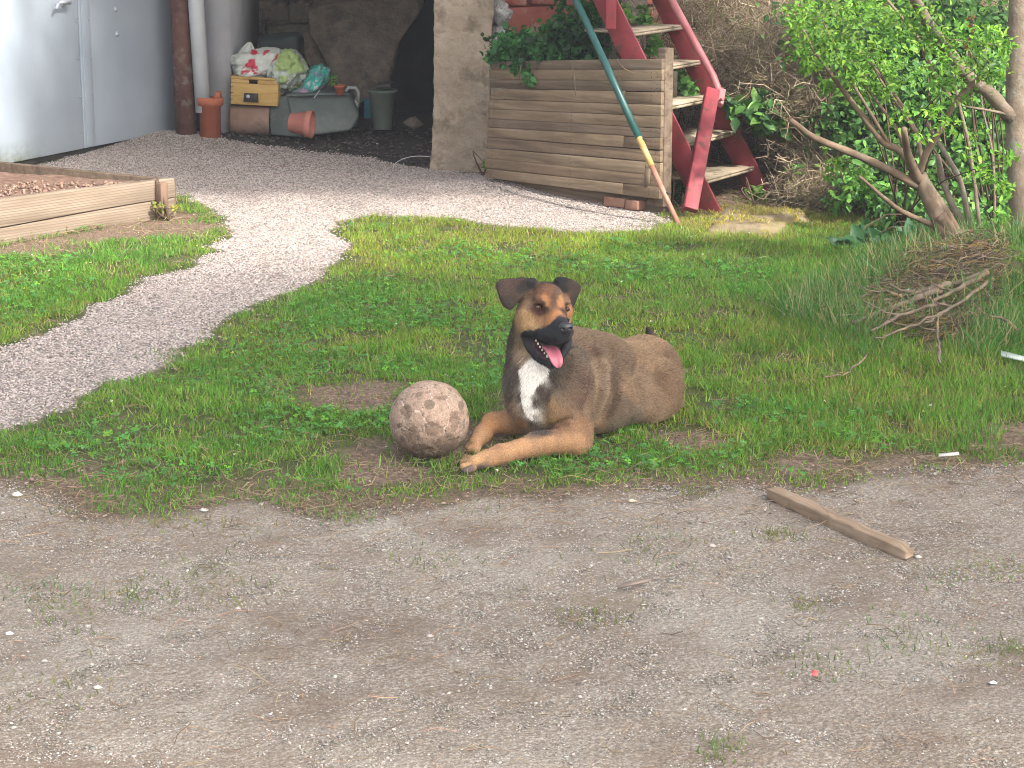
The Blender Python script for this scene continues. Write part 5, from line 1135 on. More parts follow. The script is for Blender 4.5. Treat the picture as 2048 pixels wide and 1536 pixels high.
# ---------------------------------------------------------------- the dog
HX = 5.88
def hd(u, v, dy): return PY(u, v, HX+dy)
def build_dog():
    F = Field((-.16, 5.38, -.012), (.60, 6.66, .56), .0042)
    B = PY
    # trunk
    F.cone(B(1102, 792, 5.95), B(1175, 775, 6.08), .118, .120, .03); F.cone(B(1175, 775, 6.08), B(1240, 762, 6.22), .120, .104, .05)
    F.cone(B(1240, 757, 6.24), B(1288, 748, 6.36), .100, .116, .05); F.cone(B(1205, 803, 6.0), B(1265, 795, 6.13), .078, .070, .05)
    F.ell(B(1316, 772, 6.235), (.075, .110, .082), None, .010); F.cone(B(1322, 797, 6.20), B(1262, 812, 6.06), .058, .044, .016)   # thigh to stifle
    F.cone(B(1345, 812, 6.30), B(1300, 828, 6.12), .032, .026, .04)
    F.cone(B(1290, 800, 6.5), B(1250, 800, 6.46), .07, .06, .05)
    F.chain([B(1330, 755, 6.50), B(1318, 705, 6.54), B(1302, 678, 6.53), B(1295, 658, 6.50)], [.04, .020, .012, .006], .02)   # tail curled behind
    # withers and shoulders
    F.cone(B(1125, 695, 6.02), B(1200, 728, 6.14), .064, .086, .06); F.ell(B(1140, 765, 5.89), (.066, .082, .105), None, .025); F.chain([B(1192, 708, 6.04), B(1207, 755, 5.995), B(1188, 812, 5.95), B(1172, 850, 5.93)], [.016, .022, .022, .014], .022)
    F.cone(B(1128, 800, 5.84), B(1150, 868, 5.80), .064, .042, .04); F.cone(B(1046, 800, 6.0), B(1048, 842, 6.0), .05, .04, .04)
    # chest and neck
    F.cone(B(1078, 690, 5.97), B(1080, 760, 5.935), .078, .092, .04); F.cone(B(1080, 760, 5.93), B(1084, 800, 5.93), .092, .088, .04); F.cone(B(1070, 800, 5.88), B(1062, 832, 5.88), .05, .036, .05)
    F.cone(B(1082, 640, 5.95), B(1078, 690, 5.96), .066, .078, .04); F.cone(B(1074, 735, 5.89), B(1062, 812, 5.86), .060, .052, .05)
    # near foreleg
    el_ = PZ(1146, 880, .046); mf = PZ(1075, 888, .041); wr = PZ(1002, 909, .034); mc = PZ(972, 919, .026); pw = PZ(950, 925, .022)
    F.chain([el_, mf, wr, mc, pw], [.038, .031, .0245, .0215, .020], .02); F.cone(B(1160, 850, 5.80), PZ(1159, 884, .036), .030, .031, .03)
    for du, dv_, l_ in ((-2, -10, 20), (-9, -4, 24), (-10, 4, 23), (-4, 11, 18)):
        a = PZ(948+du*.4, 926+dv_*.9, .018); b = PZ(945-l_*.66+du*.3, 929+dv_*1.15, .012); F.cone(a, b, .0100, .0102, .002)
    # far foreleg bent at the wrist
    P_ = [PZ(1052, 846, .055), PZ(1012, 844, .056), PZ(984, 845, .052), PZ(965, 868, .036), PZ(951, 886, .024)]
    F.chain(P_, [.038, .030, .0255, .0215, .019], .018)
    for du, dv_ in ((-8, -2), (-3, 3), (4, 6), (10, 6)):
        a = PZ(950+du*.6, 886+dv_*.5, .018); b = PZ(944+du, 898+dv_*.6, .011); F.cone(a, b, .011, .010, .004)
    # head
    F.ell(hd(1090, 606, .02), (.062, .075, .060), None, .03)
    F.cone(hd(1060, 628, -.005), hd(1052, 646, .01), .040, .034, .03); F.cone(hd(1122, 622, .025), hd(1120, 640, .03), .034, .030, .03)
    F.cone(hd(1098, 596, -.035), hd(1108, 626, -.055), .038, .032, .02)                      # forehead into stop
    F.ell(hd(1083, 597, -.056), (.019, .018, .0095), None, .012); F.cone(hd(1068, 607, -.062), hd(1088, 604, -.070), .0048, .0052, .008); F.ell(hd(1131, 603, -.028), (.015, .016, .010), None, .012)     # brows
    F.cone(hd(1108, 634, -.055), hd(1127, 655, -.125), .030, .0185, .02)                     # bridge
    F.cone(hd(1100, 652, -.05), hd(1122, 668, -.118), .036, .0235, .02)                      # muzzle sides
    F.cone(hd(1058, 656, -.025), hd(1098, 668, -.075), .022, .022, .018); F.cone(hd(1098, 668, -.078), hd(1118, 674, -.118), .019, .018, .014)   # upper lip near
    F.cone(hd(1136, 664, -.03), hd(1130, 676, -.095), .016, .015, .014)                      # upper lip far
    F.ell(hd(1131, 657, -.132), (.017, .012, .013), None, .006)                            # under the nose pad
    # mouth cavity then lower jaw
    F.cone(hd(1092, 690, -.05), hd(1116, 700, -.11), .016, .019, .004, 's'); F.cone(hd(1070, 682, -.03), hd(1092, 694, -.065), .007, .012, .004, 's')
    F.chain([hd(1052, 674, .0), hd(1064, 696, -.030), hd(1082, 714, -.065), hd(1104, 725, -.100)], [.012, .0125, .012, .011], .008)
    F.chain([hd(1136, 680, .0), hd(1130, 700, -.045), hd(1120, 718, -.090), hd(1106, 725, -.102)], [.012, .010, .0095, .0105], .008)
    F.cone(hd(1092, 704, -.03), hd(1110, 722, -.085), .014, .012, .008); F.cone(hd(1070, 690, .02), hd(1090, 706, -.03), .030, .016, .02)
    F.cone(hd(1062, 668, .03), hd(1080, 690, .02), .045, .045, .03)                           # throat
    # eye sockets
    EL, ER = hd(1077, 614.5, -.066), hd(1135, 618.5, -.040)
    F.ell(EL, (.0125, .012, .0085), None, .006, 's'); F.ell(ER, (.0085, .011, .0085), None, .006, 's')
    # ears: folded flaps
    s_ = lambda pts, o: [((u-o[0])/727., -(v-o[1])/727.) for u, v in pts]
    U = np.array([1., 0, 0])
    def ear(pts, o, Y, yaw, lean, curv, th=.0058):
        Uu = np.array([cos(yaw), sin(yaw), 0]); Vv = nrm(np.array([0, -lean, 1.])); Nn = np.cross(Uu, Vv)
        pp_ = [(a/cos(yaw), b) for a, b in s_(pts, o)]; F.slab(pp_, PY(o[0], o[1], Y), Uu, Vv, Nn, th, curv, .008)
    ear([(1066, 561), (1048, 557), (1022, 556), (1000, 558), (993, 565), (994, 580), (1000, 600), (1006, 613), (1017, 620), (1026, 617), (1036, 602), (1052, 588), (1066, 574)], (1040, 585), HX-.018, .25, -.15, 1.5)
    F.cone(hd(1066, 567, .0), hd(1042, 600, .0), .013, .010, .012); F.cone(hd(1068, 564, .0), hd(1040, 559, -.01), .009, .006, .008)
    ear([(1112, 560), (1120, 553), (1132, 553), (1150, 561), (1163, 571), (1162, 582), (1154, 598), (1147, 613), (1141, 604), (1132, 586), (1120, 572)], (1138, 580), HX+.030, .5, -.1, 1.5)
    F.cone(hd(1116, 562, .03), hd(1143, 604, .035), .010, .006, .012)
    def sy(u, v):
        for Y in np.arange(5.5, 6.7, .003):
            i = np.round((PY(u, v, Y)-F.lo)/F.h).astype(int)
            if (i >= 0).all() and (i < F.n).all() and F.F[tuple(i)] < 0: return PY(u, v, Y)
        return PY(u, v, 6.0)
    ridges = [([(1196, 706), (1208, 740), (1204, 785), (1184, 830)], .012, .016)]
    grooves = [([(1220, 700), (1228, 750), (1222, 800), (1205, 835)], .0085, .022), ([(1182, 735), (1183, 775), (1170, 820)], .007, .02), ([(1284, 705), (1270, 750), (1278, 800)], .008, .03), ([(1102, 852), (1122, 842), (1140, 836)], .005, .012), ([(1106, 770), (1090, 800), (1086, 830)], .007, .02)]
    for pts_, rr_, kk_ in ridges: F.chain([sy(*p) for p in pts_], [rr_]*len(pts_), kk_)
    for pts_, rr_, kk_ in grooves: F.chain([sy(*p) for p in pts_], [rr_]*len(pts_), kk_, 's')
    V, Q = F.mesh(); V = smooth_mesh(V, Q, 3)
    V[:, 2] = np.maximum(V[:, 2], 0.0)
    return V, Q, EL, ER
DV, DQ, EL, ER = build_dog()
DN_ = vnormals(DV, DQ)
if ((DV-DV.mean(0))*DN_).sum(1).mean() < 0: DQ = DQ[:, ::-1].copy(); DN_ = -DN_
_uv = project(DV)
def surf(u, v):
    d = np.hypot(_uv[:, 0]-u, _uv[:, 1]-v); k = np.where(d < 4)[0]
    if len(k) == 0: return DV[np.argmin(d)]
    return DV[k[np.argmin(DV[k, 1])]]
BR = (.238, .152, .086); SB = (.160, .106, .064); DK = (.078, .060, .045); TN = (.35, .195, .098); LT = (.25, .175, .112); GO = (.36, .225, .105); WH = (.80, .76, .70); BK = (.011, .011, .013); RB = (.165, .075, .040); EB = (.045, .030, .023); OR = (.33, .15, .062)
SEED = [(1150, 690, DK, 16), (1180, 680, SB, 16), (1230, 690, SB, 16), (1270, 675, BR, 15), (1310, 680, BR, 14), (1345, 710, (.16, .095, .055), 13), (1360, 750, (.17, .105, .06), 12), (1300, 720, BR, 15), (1250, 730, SB, 16),
    (1190, 700, (.13, .08, .055), 16), (1198, 725, LT, 15), (1206, 752, LT, 15), (1200, 790, LT, 15), (1176, 820, (.22, .14, .085), 14), (1222, 760, (.115, .078, .052), 15), (1224, 800, (.15, .10, .065), 14), (1255, 770, BR, 14), (1285, 780, (.22, .145, .09), 13), (1320, 790, (.22, .14, .085), 12),
    (1345, 810, (.26, .17, .10), 12), (1350, 775, (.20, .12, .07), 12), (1300, 820, (.24, .16, .10), 12), (1250, 820, (.16, .11, .075), 13), (1230, 850, (.17, .13, .09), 12), (1200, 855, (.25, .16, .09), 12), (1265, 845, (.15, .12, .085), 12), (1330, 830, LT, 11),
    (1165, 740, (.16, .105, .07), 16), (1150, 720, (.14, .10, .07), 16), (1175, 760, (.115, .065, .045), 15), (1140, 760, (.15, .105, .07), 14), (1150, 790, (.17, .11, .07), 13), (1165, 800, (.15, .085, .055), 13), (1120, 800, LT, 11), (1105, 815, GO, 10), (1130, 830, (.27, .165, .09), 9),
    (1100, 840, GO, 9), (1160, 850, (.27, .15, .08), 8), (1120, 850, (.20, .10, .055), 8), (1150, 880, TN, 6), (1100, 885, TN, 6), (1050, 892, TN, 6), (1000, 912, TN, 6), (960, 922, (.42, .24, .11), 5), (940, 925, (.44, .26, .13), 4), (930, 934, (.10, .07, .06), 3), (962, 936, (.12, .09, .08), 3),
    (1020, 845, TN, 6), (985, 845, (.35, .18, .08), 6), (965, 868, TN, 5), (948, 888, TN, 4), (1045, 850, (.26, .14, .07), 6), (1060, 850, (.10, .08, .06), 8), (1085, 860, (.05, .042, .036), 8),
    (1020, 680, DK, 14), (1018, 720, DK, 15), (1024, 760, (.075, .058, .045), 15), (1018, 790, (.085, .065, .05), 14), (1040, 790, DK, 13), (1022, 812, (.24, .16, .10), 10), (1045, 822, (.20, .15, .10), 9), (1030, 740, DK, 15), (1015, 650, DK, 12),
    (1035, 690, (.20, .14, .085), 14), (1045, 715, LT, 16), (1060, 725, WH, 18), (1075, 745, WH, 18), (1060, 770, WH, 18), (1054, 800, WH, 16), (1058, 825, WH, 13), (1066, 838, (.45, .40, .34), 10), (1085, 740, WH, 17), (1104, 748, (.07, .055, .043), 15), (1082, 778, DK, 14), (1072, 800, DK, 13), (1090, 790, (.10, .075, .055), 13), (1120, 760, (.12, .09, .06), 15),
    (1045, 700, (.30, .22, .13), 14), (1062, 735, WH, 18),
    (1036, 640, GO, 6), (1045, 655, GO, 6), (1060, 645, GO, 5), (1050, 628, GO, 5), (1075, 640, (.34, .18, .09), 4), (1095, 640, OR, 4), (1105, 632, OR, 3), (1070, 652, GO, 4), (1046, 668, GO, 4), (1055, 607, (.22, .14, .08), 6), (1062, 590, (.15, .085, .05), 7), (1075, 580, RB, 7), (1095, 572, RB, 7), (1100, 585, RB, 6), (1108, 592, (.085, .045, .03), 6), (1110, 605, (.12, .06, .035), 5),
    (1088, 595, OR, 5), (1093, 606, OR, 4), (1122, 605, OR, 4), (1126, 600, (.36, .19, .08), 4), (1118, 580, (.10, .06, .04), 6), (1135, 590, RB, 6), (1142, 605, (.20, .11, .06), 5), (1143, 630, OR, 4), (1146, 645, (.40, .2, .1), 4), (1122, 622, OR, 3), (1130, 630, (.18, .08, .05), 3),
    (1078, 606, (.10, .05, .035), 3), (1088, 615, (.035, .02, .015), 2), (1085, 601, (.06, .035, .025), 3), (1090, 592, OR, 5), (1064, 604, (.13, .07, .04), 5), (1070, 606, (.10, .05, .035), 4), (1078, 604, (.09, .045, .03), 4), (1077, 621, (.09, .04, .03), 3), (1064, 614, (.12, .06, .04), 3), (1127, 620, (.03, .02, .018), 2), (1137, 611, (.06, .035, .025), 3), (1137, 626, (.06, .03, .025), 3),
    (1070, 663, BK, 3), (1085, 662, BK, 3), (1100, 655, (.03, .02, .018), 3), (1115, 640, (.045, .025, .02), 3), (1120, 633, (.06, .03, .02), 3), (1130, 640, BK, 2), (1110, 660, BK, 3), (1100, 675, BK, 3), (1118, 682, BK, 3), (1136, 678, BK, 3), (1058, 668, BK, 3), (1144, 668, BK, 3),
    (1052, 686, BK, 3), (1064, 706, BK, 3), (1080, 720, BK, 3), (1100, 731, BK, 3), (1128, 706, BK, 3), (1048, 680, (.03, .025, .02), 3), (1055, 700, (.13, .09, .06), 7),
    (1005, 570, EB, 5), (1020, 565, (.065, .036, .027), 5), (1010, 600, (.034, .026, .022), 5), (1030, 600, EB, 5), (1045, 575, (.02, .016, .015), 5), (1060, 568, (.014, .012, .012), 6), (1035, 561, (.05, .028, .022), 5), (1125, 560, (.012, .012, .012), 5), (1150, 575, EB, 5), (1150, 600, (.03, .022, .02), 5), (1130, 578, (.012, .012, .012), 5), (1020, 614, (.03, .024, .02), 5)]
SP3 = np.array([surf(a, b) for a, b, _, _ in SEED]); SC3 = np.array([c for _, _, c, _ in SEED]); SL = np.array([l for _, _, _, l in SEED])*.001
extra = [((.42, 6.6, .2), (.12, .075, .05), .014), ((.38, 6.5, .1), SB, .014), ((.3, 6.45, .15), DK, .015), ((.17, 6.25, .15), SB, .015), ((.05, 6.12, .2), DK, .015), ((.375, 6.5, .235), BK, .012)]
SP3 = np.vstack([SP3, [e[0] for e in extra]]); SC3 = np.vstack([SC3, [e[1] for e in extra]]); SL = np.concatenate([SL, [e[2] for e in extra]])
def coat(P, soft=1.0):
    C = np.zeros((len(P), 3)); L = np.zeros(len(P))
    wob = .006*np.stack([fbm(P[:, 0]*45, P[:, 1]*45, P[:, 2]*45, s, 3)-.5 for s in (1, 2, 3)], 1)*2
    for i in range(0, len(P), 20000):
        q = P[i:i+20000]+wob[i:i+20000]; d2 = ((q[:, None]-SP3[None])**2).sum(2)+1.2e-5; w_ = d2**-2.2; w_ /= w_.sum(1, keepdims=True)
        C[i:i+20000] = w_@SC3; L[i:i+20000] = w_@SL
    uv = project(P)
    front = P[:, 1] < np.interp(uv[:, 0], [1040, 1100], [5.9, 5.95])
    bz = inpoly(uv+2*np.stack([fbm(P[:, 0]*90, P[:, 2]*90, 0, 5)-.5]*2, 1)*2, [(1042, 718), (1058, 708), (1096, 735), (1094, 746), (1078, 766), (1062, 790), (1054, 810), (1068, 836), (1064, 840), (1048, 822), (1042, 795), (1044, 765), (1039, 740)])
    C = C*(.82+.36*fbm(P[:, 0]*16, P[:, 1]*16, P[:, 2]*10, 14, 4))[:, None]*(.85+.3*fbm(P[:, 0]*55, P[:, 1]*55, P[:, 2]*25, 15, 2))[:, None]
    md = P[:, 1] < HX+.03
    e2n = uv+1.6*np.stack([fbm(P[:, 0]*160, P[:, 2]*160, 0, 8)-.5, fbm(P[:, 0]*160, P[:, 2]*160, 0, 9)-.5], 1)*2
    mz = inpoly(e2n, [(1043, 665), (1050, 660), (1064, 661), (1083, 657), (1098, 650), (1108, 640), (1118, 632), (1134, 636), (1150, 645), (1150, 690), (1128, 714), (1118, 694), (1090, 690), (1072, 681), (1056, 676)]) & md & (P[:, 1] < HX+.01)
    lp = inpoly(e2n, [(1040, 668), (1060, 664), (1078, 684), (1094, 708), (1114, 736), (1102, 739), (1082, 729), (1066, 718), (1050, 696)]) & (P[:, 1] < HX+.035) & (P[:, 1] < HX+.035-(uv[:, 1]-668)*.0008)
    gum = inpoly(uv, [(1060, 677), (1074, 685), (1092, 709), (1101, 724), (1086, 718), (1068, 700)]) & (P[:, 1] < HX+.0)
    kk = mz | lp; C[kk] = np.array(BK)*(.8+1.8*fbm(P[kk, 0]*60, P[kk, 1]*60, P[kk, 2]*60, 11, 3))[:, None]; L[kk] = np.minimum(L[kk], .003); C[gum] = np.array([.060, .028, .034])*(.5+1.0*fbm(P[gum, 0]*150, P[gum, 1]*150, P[gum, 2]*150, 12, 2))[:, None]; L[gum] = .001
    k = bz & front & (P[:, 1] > HX-.08+.0) & ~((P[:, 1] < HX-.03) & (uv[:, 1] < 735)); C[k] = C[k]*.15+np.array(WH)*.85
    return C, L
dog = thing('dog', 'brown and tan dog lying on the grass beside the ball, panting with its tongue out', 'dog', (float(DV[:, 0].mean()), float(DV[:, 1].mean()), 0))
DC, DL_ = coat(DV)
def dog_mat():
    m, n, b = newmat('dog_coat'); c = attr(n); v = coords(n)
    c = mixc(n, 1.0, c, ramp(n, noise(n, v, 220, 3, .7), [(.3, g(.6)), (.7, g(1.25))]), 'MULTIPLY')
    n.links.new(c, b.inputs['Base Color']); b.inputs['Roughness'].default_value = .75; b.inputs['Specular IOR Level'].default_value = .25
    bump(n, b, noise(n, v, 260, 3, .7), .3, .002); return m
body = link('body', raw_mesh('body', to_local(dog, DV), DQ, np.full(len(DQ), 4), True, DC, [dog_mat()]), dog)
# coat hairs: short strands combed backwards
r = RS(77)
tri = np.vstack([DQ[:, [0, 1, 2]], DQ[:, [0, 2, 3]]]); e1_ = DV[tri[:, 1]]-DV[tri[:, 0]]; e2_ = DV[tri[:, 2]]-DV[tri[:, 0]]; ar = np.linalg.norm(np.cross(e1_, e2_), axis=1)/2
NH = 330000; ti = r.choice(len(tri), NH, p=ar/ar.sum()); a_ = r.rand(NH); b_ = r.rand(NH); k = a_+b_ > 1; a_[k] = 1-a_[k]; b_[k] = 1-b_[k]
HP = DV[tri[ti, 0]]+e1_[ti]*a_[:, None]+e2_[ti]*b_[:, None]; HN = nrm(DN_[tri[ti, 0]])
k = (HP[:, 2] > .008) & (HN[:, 1] < .55); HP, HN = HP[k], HN[k]; HC, HL = coat(HP)
uvh = project(HP)
bare = (np.hypot((uvh[:, 0]-1132)/19, (uvh[:, 1]-656)/13) < 1) & (HP[:, 1] < HX-.10)
bare |= (np.linalg.norm(HP-EL, axis=1) < .0125) | (np.linalg.norm(HP-ER, axis=1) < .011)
bare |= inpoly(uvh, [(1070, 680), (1088, 687), (1112, 691), (1135, 690), (1126, 712), (1100, 733), (1082, 722), (1066, 702)]) & (HP[:, 1] < HX+.03) 
k = ~bare & (HL > .0015); HP, HN, HC, HL = HP[k], HN[k], HC[k], HL[k]; uvh = uvh[k]
# combing direction: along the body axis away from the nose, down the chest and legs
FL = [(1127, 660, (-.3, .9, .3)), (1105, 630, (-.4, .7, .7)), (1100, 575, (-.2, 1, .1)), (1055, 640, (-.8, .3, -.5)), (1060, 600, (-.8, .5, 0)), (1010, 590, (-.3, 0, -1)), (1150, 580, (.3, .3, -1)), (1142, 620, (.6, .7, 0)), (1030, 700, (-.1, .2, -1)), (1070, 760, (-.05, 0, -1)), (1020, 780, (.1, .2, -1)), (1110, 780, (.5, .2, -.8)),
    (1180, 690, (.6, .8, -.1)), (1180, 750, (.6, .6, -.5)), (1240, 740, (.6, .7, -.3)), (1300, 690, (.6, .7, -.3)), (1350, 760, (.3, .5, -.8)), (1300, 810, (.6, .4, -.5)), (1220, 830, (.7, .6, -.2)), (1140, 830, (.2, .1, -1)), (1140, 885, (-.8, -.2, -.3)), (1060, 890, (-1, -.2, -.1)), (960, 922, (-1, -.3, -.2)), (1010, 845, (-1, .1, -.2)), (955, 880, (-.5, -.6, -.3))]
FP = np.array([surf(a, b) for a, b, _ in FL]); FD = nrm(np.array([d for _, _, d in FL]))
HD = np.zeros_like(HP)
for i in range(0, len(HP), 20000):
    d2 = ((HP[i:i+20000, None]-FP[None])**2).sum(2)+1e-4; w_ = d2**-1.5; HD[i:i+20000] = (w_/w_.sum(1, keepdims=True))@FD
HD = HD+.22*np.stack([fbm(HP[:, 0]*30, HP[:, 1]*30, HP[:, 2]*30, s, 2)-.5 for s in (4, 5, 6)], 1)*2
HD = HD-HN*(HD*HN).sum(1, keepdims=True); HD = nrm(nrm(HD)+r.normal(0, .16, HD.shape)); N = len(HP)
ln = HL*r.uniform(.45, .95, N); P0 = HP-HN*.001; P1 = P0+(HD*.8+HN*.55)*(ln*.5)[:, None]; P2 = P1+(HD*1.0+HN*.12)*(ln*.5)[:, None]
agouti = np.where((r.rand(N) < .30) & (HC.mean(1) < .45), r.uniform(.35, .65, N), r.uniform(.85, 1.35, N)); light = r.rand(N) < .10
HC = HC*agouti[:, None]; k = light & (HC.mean(1) > .04) ; HC[k] = HC[k]*.5+np.array([.36, .27, .18])*.5
hc = bpy.data.hair_curves.new('fur'); hc.add_curves([3]*N)
PT = to_local(dog, np.stack([P0, P1, P2], 1).reshape(-1, 3)).astype(np.float32)
hc.position_data.foreach_set('vector', PT.ravel())
ra_ = hc.attributes.get('radius') or hc.attributes.new('radius', 'FLOAT', 'POINT')
rad = np.stack([np.full(N, .00038), np.full(N, .00032), np.full(N, .00006)], 1)*(.75+.5*np.clip(ln/.012, 0, 1))[:, None]; ra_.data.foreach_set('value', rad.astype(np.float32).ravel())
ca = hc.attributes.new('Col', 'FLOAT_COLOR', 'CURVE'); cc = np.ones((N, 4), np.float32); cc[:, :3] = HC; ca.data.foreach_set('color', cc.ravel())
m, n_, b = newmat('dog_fur'); n_.links.new(attr(n_), b.inputs['Base Color']); b.inputs['Roughness'].default_value = .55; b.inputs['Specular IOR Level'].default_value = .3
hc.materials.append(m); fur = link('fur', hc, dog)
for du, dv_, l_ in ((-2, -10, 20), (-9, -4, 24), (-10, 4, 23), (-4, 11, 18)):
    b = PZ(945-l_*.66+du*.3, 929+dv_*1.15, .010); mb = MB(); mb.tube([b+(-.004, -.004, .002), b+(-.012, -.008, .001), b+(-.017, -.010, -.005)], [.0030, .0024, .0006], 7); mb.build('claw', rough_mat('dark_claw', (.02, .016, .014), (.05, .04, .035), 60, .45), dog, True)
# eyes, nose, tongue, teeth
def simple(name, rgb, rough, spec=.5, coat_=0):
    m, n, b = newmat(name); b.inputs['Base Color'].default_value = (*rgb, 1); b.inputs['Roughness'].default_value = rough; b.inputs['Specular IOR Level'].default_value = spec; b.inputs['Coat Weight'].default_value = coat_; return m
def ball_(c, r_, n=16):
    V = []; 
    for i in range(n+1):
        ph = -pi/2+pi*i/n
        for j in range(2*n): th = pi*j/n; V.append(np.asarray(c)+np.asarray(r_)*np.array([cos(ph)*cos(th), cos(ph)*sin(th), sin(ph)]))
    return V, [(i*2*n+j, i*2*n+(j+1) % (2*n), (i+1)*2*n+(j+1) % (2*n), (i+1)*2*n+j) for i in range(n) for j in range(2*n)]
M_EYE = simple('dog_eye', (.075, .035, .02), .12, .6, .3); M_PUPIL = simple('dog_pupil', (.004, .004, .004), .12, .5, 0)
for c, rx in ((EL, .0088), (ER, .0070)):
    cE = c+np.array([0, .0045, -.0005]); mb = MB(); mb.add(*ball_(cE, (rx, .0085, .0072))); e = mb.build('eye', M_EYE, dog, True)
    mb = MB(); gz = nrm(np.array([.35, -1, .08])); mb.add(*ball_(cE+gz*.0062, (.0036, .0030, .0038), 8)); mb.build('pupil', M_PUPIL, e, True)
NF = Field(hd(1132, 656, -.14)-.035, hd(1132, 656, -.14)+.035, .0013)
NF.ell(hd(1132, 653, -.141), (.0195, .0135, .0120), None, .004); NF.ell(hd(1131, 660, -.141), (.0140, .0125, .0105), None, .010)
NF.ell(hd(1125.5, 658.5, -.155), (.0048, .007, .0030), ((.94, 0, -.34), (0, 1, 0), (.34, 0, .94)), .003, 's'); NF.ell(hd(1140, 657.5, -.154), (.0036, .007, .0028), ((.94, 0, .34), (0, 1, 0), (-.34, 0, .94)), .003, 's'); NF.cone(hd(1134, 660, -.156), hd(1134, 668, -.152), .0012, .0012, .002, 's')
nV, nQ = NF.mesh(); nV = smooth_mesh(nV, nQ, 2); mb = MB(); mb.add(nV, nQ.tolist()); mb.build('nose', rough_mat('wet_black_nose', (.012, .013, .015), (.026, .028, .032), 60, .42, 300, .5, .001, spec=.6), dog, True)
for o_ in dog.children:
    pass
M_TONGUE = rough_mat('pink_tongue', (.30, .080, .110), (.40, .115, .15), 30, .42, 260, .4, .001, spec=.5)
ctr = [hd(1092, 692, -.055), hd(1101, 698, -.080), hd(1107, 708, -.104), hd(1112, 720, -.120), hd(1114, 729, -.124), hd(1115, 735, -.122)]; wd = [.019, .021, .0215, .020, .0155, .006]
V = []; F_ = []; ctr = np.array(ctr); sd_ = nrm(np.array([.95, .30, -.05])); n = 22
for i, c in enumerate(ctr):
    T_ = nrm(ctr[min(i+1, 5)]-ctr[max(i-1, 0)]); up_ = nrm(np.cross(T_, sd_)); up_ = up_ if up_[1] < 0 else -up_
    for k in range(n):
        t = 2*pi*k/n; V.append(c+sd_*wd[i]*cos(t)+up_*(.0058*sin(t)+.005*abs(cos(t))*(i > 0)-.0035*math.exp(-(cos(t)/.28)**2)*(sin(t) > 0)))
F_ = [(i*n+k, i*n+(k+1) % n, (i+1)*n+(k+1) % n, (i+1)*n+k) for i in range(5) for k in range(n)]+[tuple(range(n))[::-1], tuple(5*n+k for k in range(n))]
mb = MB(); mb.add(V, F_); tg = mb.build('tongue', M_TONGUE, dog, True); s_1 = tg.modifiers.new('s', 'SUBSURF'); s_1.levels = s_1.render_levels = 2
M_TOOTH = simple('tooth', (.72, .66, .52), .3)
for u, v, dy, s in ((1072, 680, -.038, .75), (1076, 686.5, -.048, .85), (1080, 693, -.058, .8), (1084.5, 699, -.069, .8), (1089, 705, -.080, .7), (1095, 712, -.098, 1.15)):
    c = hd(u, v, dy-.008); mb = MB(); mb.lathe(c-(0, 0, .004), (0, -.15, 1), [(.0032*s, 0), (.0034*s, .003), (.002*s, .0065*s), (.0005, .009*s)], 8); mb.build('tooth', M_TOOTH, dog, True)

# ---------------------------------------------------------------- the old football
BCc = PZ(859, 840, .107); BRd = .1085
def icosphere(s):
    import bmesh
    bm = bmesh.new(); bmesh.ops.create_icosphere(bm, subdivisions=s, radius=1); V = np.array([v.co[:] for v in bm.verts]); F = [[v.index for v in f.verts] for f in bm.faces]; bm.free(); return V, F
V1, F1 = icosphere(1); pent = nrm(V1); hexc = nrm(np.array([V1[f].sum(0) for f in F1]))
Vb, Fb = icosphere(7)
M_ = Matrix.Rotation(.55, 3, 'X') @ Matrix.Rotation(.35, 3, 'Z') @ Matrix.Rotation(.3, 3, 'Y'); M_ = np.array(M_)
cen = np.vstack([pent, hexc])@M_.T; off = np.concatenate([np.full(12, .0), np.full(20, .0385)])     # bias makes the pentagons smaller
wb = .035*np.stack([fbm(Vb[:, 0]*5, Vb[:, 1]*5, Vb[:, 2]*5, s, 3)-.5 for s in (1, 2, 3)], 1)*2
dt = (Vb+wb)@cen.T+off[None]; so = np.sort(dt, 1); gap = so[:, -1]-so[:, -2]; pid = np.argmax(dt, 1)
seam = np.exp(-(gap/.016)**2); n1 = fbm(Vb[:, 0]*6, Vb[:, 1]*6, Vb[:, 2]*6, 5, 5); n2 = fbm(Vb[:, 0]*22, Vb[:, 1]*22, Vb[:, 2]*22, 6, 4); n3 = fbm(Vb[:, 0]*3, Vb[:, 1]*3, Vb[:, 2]*3, 7, 4)
lump = np.array([RS(5).uniform(-.5, .5) for _ in range(32)])[pid] if 0 else RS(5).uniform(-.5, .5, 32)[pid]
rad = 1+.018*(1-seam)*sst(0, .12, gap)-.026*np.exp(-(gap/.007)**2)*(n1 > .5)+.028*(n3-.5)+.022*(n2-.5)*seam+.011*(n2-.5)
zb_ = Vb[:, 2]; peel = (n1 > .60+.10*sst(-.3, .5, zb_)) & (gap > .02); rad = rad-.011*peel
base = np.array([.36, .255, .19])[None]*(1+.22*lump[:, None]*.6)*(.82+.36*n1[:, None])
colb = base*np.ones((len(Vb), 1)); colb[seam > .5] = colb[seam > .5]*.75+np.array([.42, .34, .28])*.25
cr_ = (seam > .75) & (n2 > .54) & (n3 > .47); colb[cr_] = np.array([.50, .42, .36])*(.8+.4*n1[cr_][:, None]); dkc = (seam > .8) & (n2 < .42); colb[dkc] = (.09, .065, .05)
colb[peel] = colb[peel]*.58; pk2 = (n1 < .40-.06*sst(-.3, .5, zb_)); colb[pk2] = colb[pk2]*.70; pk3 = (n3 > .58) & (n1 > .5); colb[pk3] *= .82; colb[(seam > .6)] *= .85; colb[(seam > .55) & (n3 > .5)] *= 1.25; colb *= (.8+.4*n2)[:, None]
